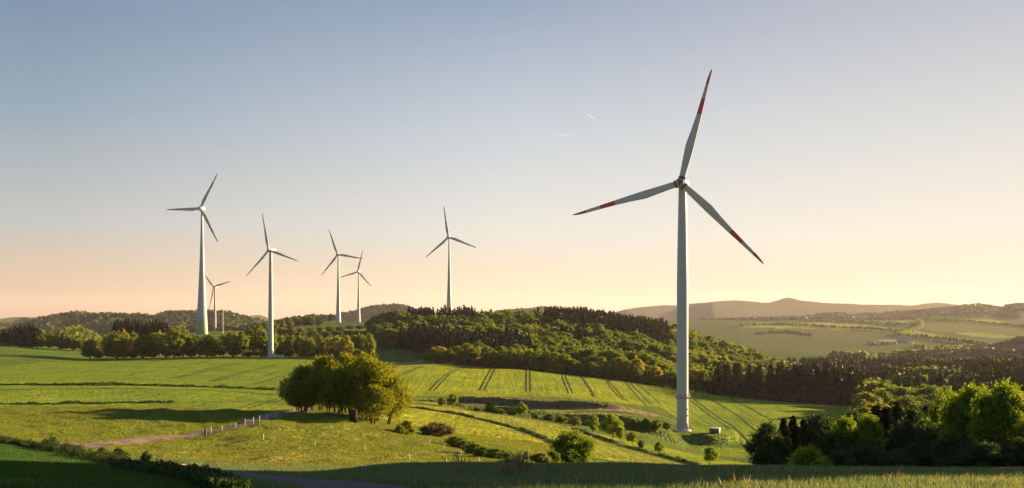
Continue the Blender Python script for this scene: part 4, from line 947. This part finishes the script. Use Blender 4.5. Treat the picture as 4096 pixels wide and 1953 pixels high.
# trees at the right, near the viewer
RT = [(768,420,122,39,('nd',0),'dark leafy tree at the left end of the near right wood'),
      (784,417,132,33,('nc',0),'first dark spruce from the left in the near right wood'),(793,415,134,36,('nc',1),'second dark spruce from the left in the near right wood'),(803,418.5,136,33,('nc',0),'third dark spruce from the left in the near right wood'),
      (808,446,106,50,('bb',0),'yellow green spreading shrub in front of the near right wood'),
      (820,412,137,52,('nd',0),'dull green broad tree behind the yellow green shrub'),(846,416,126,40,('n',0),'sunlit pointed tree right of the dull green broad tree'),
      (852,408.5,142,46,('nd',1),'dark green tree behind the sunlit pointed tree'),(868,414,124,34,('n',1),'golden lit slender tree beside the dark spruce pair'),
      (876,404,150,45,('nc',1),'left one of the dark spruce pair behind the golden slender tree'),(886,405,136,48,('nc',0),'front one of the dark spruces right of the golden slender tree'),(897,400.5,152,48,('nc',1),'tallest dark spruce in the middle of the near right wood'),
      (913,406,142,49,('nd',0),'dark leafy tree right of the tallest spruce'),(932,424,124,52,('nd',1),'low dark leafy tree in front of the right wood'),
      (938,397,156,46,('nd',0),'dark green tree between the spruces and the big bright trees'),(948,391,138,43,('n',2),'leafy tree with lit top left of the big bright pair'),
      (973,384,118,63,('n',0),'left one of the big bright yellow green pair at right'),(1003,382,110,69,('n',2),'right one of the big bright yellow green pair at right'),
      (930,401,146,44,('nd',0),'leafy tree with lit crown behind the low dark leafy tree'),(960,394,130,46,('n',1),'bright tree squeezed left of the big bright pair'),(988,391,124,50,('n',0),'bright tree between the two big bright ones'),(858,424,128,40,('nd',0),'green tree below the sunlit pointed tree'),(905,418,128,40,('nd',1),'green tree in front of the tallest spruce'),(832,430,122,38,('nd',0),'green tree beside the yellow green shrub'),
      (1026,392,118,60,('n',1),'bright leafy tree cut off at the right edge of the wood'),(1052,398,122,63,('n',0),'leafy tree beyond the right edge of the wood'),
      (893,450,108,52,('nd',1),'blue green bush at the foot of the dark spruces'),(918,440,112,49,('nd',0),'dark bush under the low dark leafy tree'),(955,432,108,58,('nd',1),'dark lower tree beneath the big bright pair'),(985,440,102,58,('nd',0),'dark bush at the foot of the big bright pair'),(1018,436,104,58,('nd',1),'dark bush at the right foot of the big bright pair'),(842,448,110,52,('nd',0),'dark bush right of the yellow green shrub'),(866,444,110,49,('nd',1),'dark bush under the golden slender tree')]
for p, ty, d, wp, key, lb in RT:
    nm = 'conifer' if key[0] == 'nc' else ('shrub' if 'shrub' in lb or 'bush' in lb else 'broadleaf_tree')
    plant_px(key, p, ty, d, lb, name=nm, cat='bush' if nm == 'shrub' else 'tree', wpx=wp, group='near right wood')
# unseen wood on the knoll to the right, added to shade the near bank
for i in range(14):
    p_ = -61 + i * 2.5; s_ = 119 + 8 * math.sin(i * 2.4); x, y = .5 * p_ + .866 * s_, -.866 * p_ + .5 * s_
    plant(('n', i % 3) if i % 2 else ('nd', i % 2), x, y, 18.5 + 1.5 * math.sin(i * 2) + (1.5 if i > 11 else 0), 'tall leafy shade tree on the knoll, unseen beyond the right edge of the view', group='unseen shade trees of the knoll wood', wide=.85)


# ------------------------------------------------------------------ grasses
def blades(name, m, n, dlo, dhi, plo, phi, hlo, hhi, wd, label, seed, keep=None, cluster=0, bend=.35):
    rng = np.random.default_rng(seed)
    d = np.sqrt(rng.uniform(dlo ** 2, dhi ** 2, n)); px = rng.uniform(plo, phi, n); x = (px - CX) / F * d
    if keep is not None:
        kk = keep(px, d, x); d, px, x = d[kk], px[kk], x[kk]
    n = len(d); z = ground(x, d); dens = vn(x / 2.2, d / 2.2, 41) + .6 * vn(x / .8, d / .8, 42)
    h = rng.uniform(hlo, hhi, n) * (1 + .7 * dens); a = rng.uniform(0, 6.28, n); tl = rng.uniform(.1, 1, n) * bend
    t = np.stack([np.cos(a), np.sin(a)], 1); b = rng.uniform(0, 6.28, n); sd = np.stack([np.cos(b), np.sin(b)], 1) * wd * .5
    base = np.stack([x, d, z - .02], 1); V = np.empty((n, 4, 3))
    V[:, 0, :2] = base[:, :2] - sd; V[:, 0, 2] = base[:, 2]; V[:, 1, :2] = base[:, :2] + sd; V[:, 1, 2] = base[:, 2]
    V[:, 2, :2] = base[:, :2] + sd * .7 + t * (h * tl * .35)[:, None]; V[:, 2, 2] = base[:, 2] + h * .6
    V[:, 3, :2] = base[:, :2] + t * (h * tl)[:, None]; V[:, 3, 2] = base[:, 2] + h
    q = np.arange(n * 4).reshape(n, 4)
    return obj(name, mesh_np(name, [(V.reshape(-1, 3), q)], [m]), label=label, cat='grass', kind='stuff')
LANES = np.concatenate([smooth_path(lane, 1.5), smooth_path(near_lane, 1.5)])
def off_lane(x, d, wd):
    m = np.full(len(x), 1e9, np.float32)
    for a, b in LANES: m = np.minimum(m, (x - a) ** 2 + (d - b) ** 2)
    return m > wd * wd
wl_line = [(-60, 100), (0, 97), (33, 92), (65, 79), (105, 61), (147, 45), (185, 33), (215, 24), (230, 18)]
def weed_d(px): return np.interp(px, [p[0] for p in wl_line], [p[1] for p in wl_line])
blades('grass', M['grass'], 620000, 24, 84, -60, 1090, .08, .22, .022, 'long shaded grass on the near slope', 1, lambda p, d, x: off_lane(x, d, 1.5) & ((p > 230) | (d > weed_d(p) + 3)))
blades('crop', M['crop_blades'], 200000, 24, 100, -60, 230, .07, .15, .025, 'short lush green crop in the near left corner', 2, lambda p, d, x: d < weed_d(p) - 1)
blades('meadow_grass', M['meadow'], 420000, 84, 200, -60, 560, .08, .26, .05, 'sunlit rough grass on the meadow below the copse', 3, lambda p, d, x: (d > weed_d(p) + 3) & off_lane(x, d, 1.7))
blades('dry_grass', M['drygrass'], 3500, 26, 60, 440, 1080, .18, .36, .012, 'pale seed heads standing above the near grass', 4, lambda p, d, x: (vn(x / 3, d / 3, 55) > .12) & (d < 52), 0, .5)
rng = np.random.default_rng(77)
def dry_tuft(px, d, n, hh, sp, label):
    p = spot(px, d); P = []
    for i in range(n):
        o = rng.normal(size=2) * sp; t = rng.normal(size=2) * .18 * hh; b0 = np.array([o[0], o[1], -.05]); h = hh * rng.uniform(.55, 1.1)
        P += tube([b0, b0 + [t[0] * .4, t[1] * .4, h * .6], b0 + [t[0], t[1], h]], [.014, .011, .022], 4, False)
    obj('dry_grass_tuft', mesh_np('dry_grass_tuft', P, [M['drygrass']]), None, p, 0, label, 'dry grass', 'dry stalk tufts on the near bank')
dry_tuft(521, 45, 46, .85, .30, 'tuft of pale dry stalks below the meadow foot, with the tallest stems')
dry_tuft(456, 52, 22, .75, .35, 'thin tuft of dry stalks in the shaded bank left of the tallest tuft')
dry_tuft(508, 40, 40, .55, .16, 'low ragged tuft of dry stalks beside the tallest tuft')
# weedy bank between the crop and the lane
def weeds():
    rng = np.random.default_rng(9); n = 90000
    px = rng.uniform(-60, 250, n); d = weed_d(px) + rng.random(n) * np.interp(px, [-60, 33, 65, 105, 147, 185, 250], [4, 5, 8, 11, 12, 12, 9]); x = (px - CX) / F * d
    hmax = np.interp(px, [-60, 40, 52, 60, 120, 250], [.35, .45, .9, .55, .4, .25]) * np.clip(1 + 1.6 * vn(x / 1.4, d / 1.4, 61) + .8 * vn(x / .5, d / .5, 62), .15, 2.2)
    z = ground(x, d) + rng.uniform(0, 1, n) ** .8 * hmax
    V, f = cards(np.stack([x, d, z], 1), .085, rng)
    obj('weeds', mesh_np('weeds', [(V, f)], [M['weeds']]), label='dark tangle of nettles along the bank between crop and lane', cat='weeds', kind='stuff')
weeds()
for p, dd, ty, wp, kk, lb in ((53, 93, 435.5, 13, 1, 'tall ragged weed bush on the bank corner left of the lane'), (118, 79, 446, 13, 0, 'weed bush in front of the lane bend'), (146, 72, 449, 12, 1, 'rounded weed bush right of the lane bend'), (102, 83, 445.5, 9, 2, 'thin tall weed bush at the lane bend'), (1018, 36, 476, 30, 2, 'small leafy bush in the bottom right grass')):
    q = plant_px(('u', kk), p, ty, dd, lb, name='weed_bush', cat='bush', wpx=wp)
    for ch in q.children:
        if ch.name.startswith('crown'): ch.data = ch.data.copy(); ch.data.materials[0] = M['weeds']
def weed_strip(pts, d0, d1, h, wd, per, label, m='weeds', gap=.0, seed=0):
    rng = np.random.default_rng(seed); P = smooth_path(ats(pts, d0, d1), .35); n = len(P) * per; k = rng.integers(0, len(P), n)
    x = P[k, 0] + rng.normal(size=n) * wd * .4; y = P[k, 1] + rng.normal(size=n) * wd * .4
    hh = h * np.clip(1 + 1.5 * vn(x / 3.5, y / 3.5, 71 + seed) + .8 * vn(x / 1.1, y / 1.1, 72 + seed), .05, 2) * (vn(x / 9, y / 9, 73 + seed) > gap - .5)
    V, f = cards(np.stack([x, y, ground(x, y) + rng.random(n) * hh], 1), .26, rng)
    obj('weeds', mesh_np('weeds', [(V, f)], [M[m]]), label=label, cat='weeds', kind='stuff')
weed_strip([(-60, 385.5), (0, 385.2), (70, 385.2), (131, 385.4), (196, 387), (240, 388.6), (281, 390.2)], 200, 420, .62, 1.0, 34, 'dark weedy ditch across the left crop field', gap=.12, seed=1)
weed_strip([(-20, 404.6), (30, 404.4), (80, 403.8), (131, 403), (173, 403.2)], 170, 380, .42, .8, 22, 'thin broken weed line across the left field', gap=.45, seed=2)
weed_strip([(404, 407), (425, 409.6), (446, 412.6), (470, 417.2), (495, 423), (524, 431.4), (547.4, 441), (565, 451)], 180, 340, .45, .8, 30, 'dark grassy edge between the two slope fields', gap=.15, seed=3)
weed_strip([(404, 400.4), (440, 402.5), (460, 405.5)], 200, 380, .4, .8, 24, 'grassy rim at the left end of the bank', gap=.3, seed=4)
weed_strip([(574, 429.2), (598, 437.4), (624, 446.4), (662, 457.2), (696, 465)], 180, 360, .55, .9, 30, 'rank grass beside the dark ditch', gap=.2, seed=5)

# ------------------------------------------------------------------ posts, hide, cabinets, mast
def post(px, foot, top, d0, d1, r, m, label, group, name='fence_post', hook=True):
    q = at(px, foot, d0, d1); h = max(.5, (foot - top) / F * q[1])
    P = tube([(0, 0, -.25), (0, 0, h * .97), (0, 0, h)], [r, r * .95, r * .6], 7)
    if hook: P += box((0, -r * 1.2, h * .86), (r * 1.6, r * 1.6, r * 2)) + box((0, -r * 1.2, h * .55), (r * 1.6, r * 1.6, r * 2))
    obj(name, mesh_np(name, P, [m]), None, q, 0, label, 'post', group)
TP = [(211,434,426.7),(222,431.3,425.6),(235.6,428,423),(245,425,418.8),(253.4,424,417),(259.5,423,415.5),(267,420.5,414.7),(276,417,412.5),(287.3,414,409.5),(294,412,408)]
post(205.5, 436, 428.5, 80, 210, .16, M['post_wood'], 'thick dark wooden post beside the lane, before the row of white stakes', 'posts along the lane', hook=False)
for i, (p, b, t) in enumerate(TP):
    post(p, b, t, 80, 260, .045, M['post_white'], '%s white stake after the thick dark post, along the lane towards the copse' % ORD[i], 'posts along the lane')
post(306.5, 413, 407, 80, 260, .3, M['post_wood'], 'short dark stump at the left foot of the copse', None, 'tree_stump', False)
MP = [(263.4,440.5,434,'white stake alone on the meadow below the lane'),(315,446.5,441,'white stake in the middle of the meadow below the copse'),(365,452,445,'thin stake on the meadow below the hunting hide'),(409.5,460,453,'thin stake low on the meadow below the pale flowering bush'),(446.3,465,459,'bright stake on the shaded rim, lowest of the meadow stakes'),(429.6,443.3,440,'small stake just below the russet bush'),(444,449,444,'second stake down beside the slope hedge'),(461,456,450,'third stake down beside the slope hedge'),(479,462,458.4,'last small stake beside the slope hedge')]
for p, b, t, lb in MP: post(p, b, t, 84, 230, .045, M['post_white'], lb, 'stakes on the meadow')
q = at(353.4, 422.6, 120, 220)
hd = thing('hunting_hide', q, 'dark wooden hunting hide with window slits under the copse', 'hunting hide', None, R(12))
bx_ = obj('cabin', mesh_np('cabin', box((0, 0, .95), (1.15, 1.1, 1.9)), [M['wood_dark']]), hd)
obj('roof', mesh_np('roof', box((0, 0, 1.93), (1.2, 1.2, .06)), [M['wood_dark']]), hd)
for xx in (-.28, .28): obj('window', mesh_np('window', box((xx, -.555, 1.5), (.3, .03, .22)), [M['dark']]), hd)
def cabinet(px, d, wd, dp, h, body, label, rz):
    p = spot(px, d); c = thing('transformer_cabinet', p, label, 'cabinet', None, rz)
    b = obj('body', mesh_np('body', box((0, 0, h / 2 - .2), (wd, dp, h + .2)), [body]), c); bevel(b, .04)
    rf = obj('roof', mesh_np('roof', box((0, 0, h + .0), (wd * 1.06, dp * 1.08, .16)), [M['roof']]), c); bevel(rf, .04)
    for s_ in (-.25, .25):
        dd_ = obj('door', mesh_np('door', box((s_ * wd, -dp / 2 - .02, h * .48), (wd * .42, .04, h * .82)), [body]), c)
        obj('vent', mesh_np('vent', box((0, -dp / 2 - .055, h * .7), (wd * .2, .03, h * .16)) if False else box((s_ * wd, -dp / 2 - .05, h * .7), (wd * .22, .03, h * .16)), [M['dark']]), dd_)
cabinet(715, 376, 3.3, 2.6, 1.75, M['green_box'], 'green transformer cabinet with pale flat roof beside the tallest turbine', R(-22))
cabinet(280.6, 646, 2.9, 2.2, 1.6, M['beige'], 'beige transformer cabinet beside the slim plain bladed turbine', R(-15))
p = spot(223, 1350)
mast = thing('lattice_mast', p, 'thin measuring mast between the small distant turbine and the slim turbine', 'mast')
hm = (HY - 306) / F * 1350 - p[2]; P = []
for k_ in range(3):
    a = k_ * 2.094; P += tube([(.45 * math.cos(a), .45 * math.sin(a), -1), (.35 * math.cos(a), .35 * math.sin(a), hm)], [.16, .12], 5)
obj('legs_frame', mesh_np('legs_frame', P, [M['steel']]), mast)
P = []
for z_ in np.arange(0, hm - 2, 2.0):
    a = (z_ / 2) * 2.094; P += tube([(.4 * math.cos(a), .4 * math.sin(a), z_), (.4 * math.cos(a + 2.094), .4 * math.sin(a + 2.094), z_ + 2)], [.08, .08], 4)
obj('bracing', mesh_np('bracing', P, [M['steel']]), mast)
for px_, d_, h_, lb in ((729.5, 8450, 28, 'tiny transmitter mast on the far right ridge'), (253, 8950, 40, 'tiny transmitter mast on the pale far hill tip')):
    p = spot(px_, d_)
    obj('transmitter_mast', mesh_np('transmitter_mast', tube([(0, 0, -5), (0, 0, h_ * .6), (0, 0, h_ * .62), (0, 0, h_)], [1.6, 1.1, .6, .4], 6), [M['steel']]), None, p, 0, lb, 'mast')

# ------------------------------------------------------------------ tree cover of the far hills
def canopy(name, p0, p1, d0, d1, n, size, hh, seed, label, thr=.3, key='leaf'):
    rng = np.random.default_rng(seed); px = rng.uniform(p0, p1, n); d = rng.uniform(d0, d1, n); x = (px - CX) / F * d
    wd = np.clip(.75 + 1.6 * vn(x / 260, d / 260, 12), .15, 1) if p1 < 470 else (.6 + vn(x / 500, d / 700, 11))
    wd = wd + .25 * vn(x / 60, d / 60, 14)
    k = wd > thr; x, d = x[k], d[k]; z = ground(x, d) + hh * rng.uniform(.1, 1, len(x)) ** .7 * (1 + .8 * vn(x / 22, d / 22, 15))
    n_ = len(x); u = rng.normal(size=(n_, 3)) * [1, 1, .55]; v = rng.normal(size=(n_, 3)) * [1, 1, .55]
    u /= np.linalg.norm(u, axis=1)[:, None]; v -= (v * u).sum(1)[:, None] * u; v /= np.linalg.norm(v, axis=1)[:, None]; q = size * rng.uniform(.6, 1.3, n_)[:, None] * .5
    P = np.stack([x, d, z], 1); V = np.stack([P - u * q, P + v * q, P + u * q, P - v * q], 1).reshape(-1, 3); f = np.arange(n_ * 4).reshape(n_, 4)
    obj(name, mesh_np(name, [(V, f)], [M[key]], False, {'tint': ('FLOAT', np.repeat((.5 + .7 * vn(x / 70, d / 70, 16)) % 1, 4))}), label=label, cat='woodland', kind='stuff')
canopy('hill_woods', -40, 335, 2150, 3150, 42000, 9, 12, 31, 'woods covering the low hills on the left horizon', .18, 'leaf_far_green')
canopy('hill_woods', 40, 110, 1380, 1560, 4000, 5, 6, 32, 'pale scrub on the rounded hillock in front of the left hills', .3)
canopy('hill_woods', -40, 110, 4500, 5100, 7000, 14, 12, 33, 'woods on the further left hill', .3, 'leaf_far')
canopy('hill_woods', 290, 455, 4000, 4700, 14000, 12, 12, 34, 'woods on the hill behind the brown mound', .35, 'leaf_far')
canopy('hill_woods', 440, 620, 5300, 6150, 9000, 14, 12, 35, 'woods on the pale hill beyond the forest crest', .3, 'leaf_far')
canopy('hill_woods', 700, 1060, 4850, 5600, 50000, 9, 12, 36, 'woods on the dark ridge across the valley', .28, 'leaf_far')
canopy('hill_woods', 935, 1070, 1950, 2260, 11000, 6, 10, 38, 'wooded spur at the right end of the valley', -1, 'leaf_far')

# ------------------------------------------------------------------ the far valley
def hedge(pts, d0, d1, h, seed, label, m='leaf_bright', wd=7.0):
    rng = np.random.default_rng(seed); W = smooth_path([at(a, b, d0, d1)[:2] for a, b in pts], 7.0); parts = []
    for x, y in W:
        if rng.random() < .06: continue
        hh = h * rng.uniform(.6, 1.3); x += rng.uniform(-2, 2); y += rng.uniform(-4, 4); z = float(ground(x, y)); r_ = hh * .55
        n = 26; dv = rng.normal(size=(n, 3)); dv /= np.linalg.norm(dv, axis=1)[:, None]
        c = np.array([x, y, z + hh * .52]); parts.append((*cards(c + dv * np.array([r_, r_, hh * .5]), 3.2, rng), 0))
        parts += [(a, b, 1) for a, b in ico(c, r_ * .82, rng, .2, 6, 4)]
    obj('hedge', mesh_np('hedge', parts, [M[m], M['core']]), None, (0, 0, 0), 0, label, 'hedge', 'hedges of the far valley')
hedge([(742, 327), (780, 325.6), (815, 327.2), (850, 328.8), (906, 332)], 2000, 4400, 10, 1, 'long sunlit hedge along the upper side of the big valley field')
hedge([(919, 321.5), (921, 327), (912, 331.5), (899, 336)], 2000, 4500, 10, 2, 'bright hedge running down between the valley fields')
hedge([(899, 336.5), (930, 339.5), (960, 342.5), (983, 346)], 1900, 4000, 11, 3, 'hedge below the pale strip, sloping down to the right in the valley')
hedge([(925, 321), (960, 321.5), (1000, 325), (1040, 328.5)], 2000, 4800, 9, 4, 'dark hedge under the bright strip in the upper right valley')
hedge([(757, 335), (785, 333.5), (811, 336.5)], 1900, 4000, 9, 5, 'short dark thicket in the big valley field', 'leaf_dark')
hedge([(800, 321.5), (850, 322.5), (905, 326)], 2000, 5000, 11, 6, 'faint hedge above the pale valley strip')
hedge([(905, 318.5), (940, 319), (985, 317)], 2500, 5300, 10, 7, 'faint hedge under the far wooded ridge')
hedge([(870, 344.5), (885, 345), (894, 344.5)], 1800, 3500, 6, 8, 'low trees in front of the farm roofs')
hedge([(915, 347.5), (925, 348.5)], 1800, 3500, 8, 9, 'small round thicket right of the farm')
hedge([(935, 349), (955, 351), (975, 349.5)], 1700, 3500, 9, 10, 'scattered thicket below the farm on the right')
hedge([(830, 358.5), (860, 360), (900, 358), (940, 356), (965, 352)], 1600, 2900, 13, 11, 'tree line along the valley bottom beyond the wood')
hedge([(895, 354), (930, 352), (950, 353)], 1600, 3200, 7, 12, 'lit low hedge on the valley floor below the farm')
def building(px, py, d0, d1, L, Wd, h, rh, roof, wall, label, rz, name='barn', wins=0):
    q = at(px, py, d0, d1); b = thing(name, q, label, 'building', 'buildings in the valley', rz)
    obj('wall', mesh_np('wall', box((0, 0, h / 2 - 1.5), (L, Wd, h + 3)), [wall]), b)
    V = np.array([(-L / 2 - .6, -Wd / 2 - .8, h), (L / 2 + .6, -Wd / 2 - .8, h), (L / 2 + .6, Wd / 2 + .8, h), (-L / 2 - .6, Wd / 2 + .8, h), (-L / 2 - .6, 0, h + rh), (L / 2 + .6, 0, h + rh)], float)
    obj('roof', mesh_np('roof', [(V, np.array([(0, 1, 5, 4), (2, 3, 4, 5)])), (V, np.array([(0, 4, 3), (1, 2, 5)])), (V, np.array([(0, 3, 2, 1)]))], [roof]), b)
    for i in range(wins):
        obj('window', mesh_np('window', box((-L / 2 + (i + .5) * L / wins, -Wd / 2 - .05, h * .55), (1.2, .1, 1.3)), [M['dark']]), b)
building(887, 343.8, 1800, 3500, 46, 18, 4.5, 5.5, M['barn_roof'], M['barn_wall'], 'long farm shed with pale shining roof in the big valley field', R(4), wins=6)
building(903, 342.6, 1800, 3500, 40, 20, 5, 6, M['barn_grey'], M['barn_wall'], 'grey roofed farm shed behind the pale shining one', R(-6), wins=5)
building(872, 343, 1800, 3500, 12, 9, 4, 4, M['tile'], M['render'], 'small farmhouse at the left end of the farm', R(10), 'house', 3)
building(911, 343.8, 1800, 3500, 14, 8, 3, 2, M['barn_roof'], M['render'], 'small white annex at the right end of the farm', R(0), 'house', 2)
building(857, 358.6, 1500, 2600, 12, 9, 5, 4, M['render'], M['render'], 'white house among the valley bottom trees, left one', R(20), 'house', 3)
building(869, 358, 1500, 2600, 13, 9, 5, 5, M['barn_grey'], M['render'], 'grey roofed house among the valley bottom trees', R(-15), 'house', 3)
building(837, 358.6, 1500, 2600, 12, 9, 5, 4, M['tile'], M['render'], 'house with reddish roof among the valley bottom trees', R(5), 'house', 3)

# ------------------------------------------------------------------ vapour trails high in the sky
def contrail(pa, pb, D, r, op, label):
    a = Vector(((pa[0] - CX) / F * D, D, (HY - pa[1]) / F * D)); b = Vector(((pb[0] - CX) / F * D, D * 1.03, (HY - pb[1]) / F * D * 1.03))
    n = 16; P = [a.lerp(b, t) - a for t in np.linspace(0, 1, n)]; t = np.linspace(0, 1, n)
    V, f = tube([tuple(p) for p in P], r * (.35 + .9 * t), 8, False)[0]
    th = np.repeat(np.interp(t, [0, .06, .3, .7, 1], [0, 1, .75, .35, 0]) * op * .5, 8)
    obj('contrail', mesh_np('contrail', [(V, f)], [M['contrail']], True, {'thick': ('FLOAT', th)}), None, a, 0, label, 'vapour trail', 'vapour trails')
contrail((587, 113.8), (601, 121), 46000, 13, .52, 'short bright vapour trail slanting down, upper one left of the tallest turbine')
contrail((571.6, 135.2), (550, 133.7), 46000, 11, .2, 'thin level vapour trail below the slanting one')
contrail((669, 205.3), (659, 205.8), 46000, 8, .1, 'faint stub of vapour trail beside the tallest tower top')
contrail((36, 196.6), (45, 198.9), 46000, 8, .08, 'faint stub of vapour trail left of the leftmost turbine')

# ------------------------------------------------------------------ evening air
HT = 172.0
V, f = box((0, 0, (HT + ZMIN - 1.5) / 2), (27000, 27000, HT - ZMIN + 1.5))[0]
hm_ = bpy.data.materials.new('evening_air'); hm_.use_nodes = True; hn = hm_.node_tree.nodes; hn.clear()
hv = hn.new('ShaderNodeVolumePrincipled'); ho = hn.new('ShaderNodeOutputMaterial'); hm_.node_tree.links.new(hv.outputs[0], ho.inputs['Volume'])
hv.inputs['Color'].default_value = (.90, .87, 1.0, 1); hv.inputs['Density'].default_value = 2.6e-5; hv.inputs['Anisotropy'].default_value = .25
obj('haze', mesh_np('haze', [(V, f)], [hm_]), kind='stuff', label='thin evening haze over fields and hills', cat='haze')
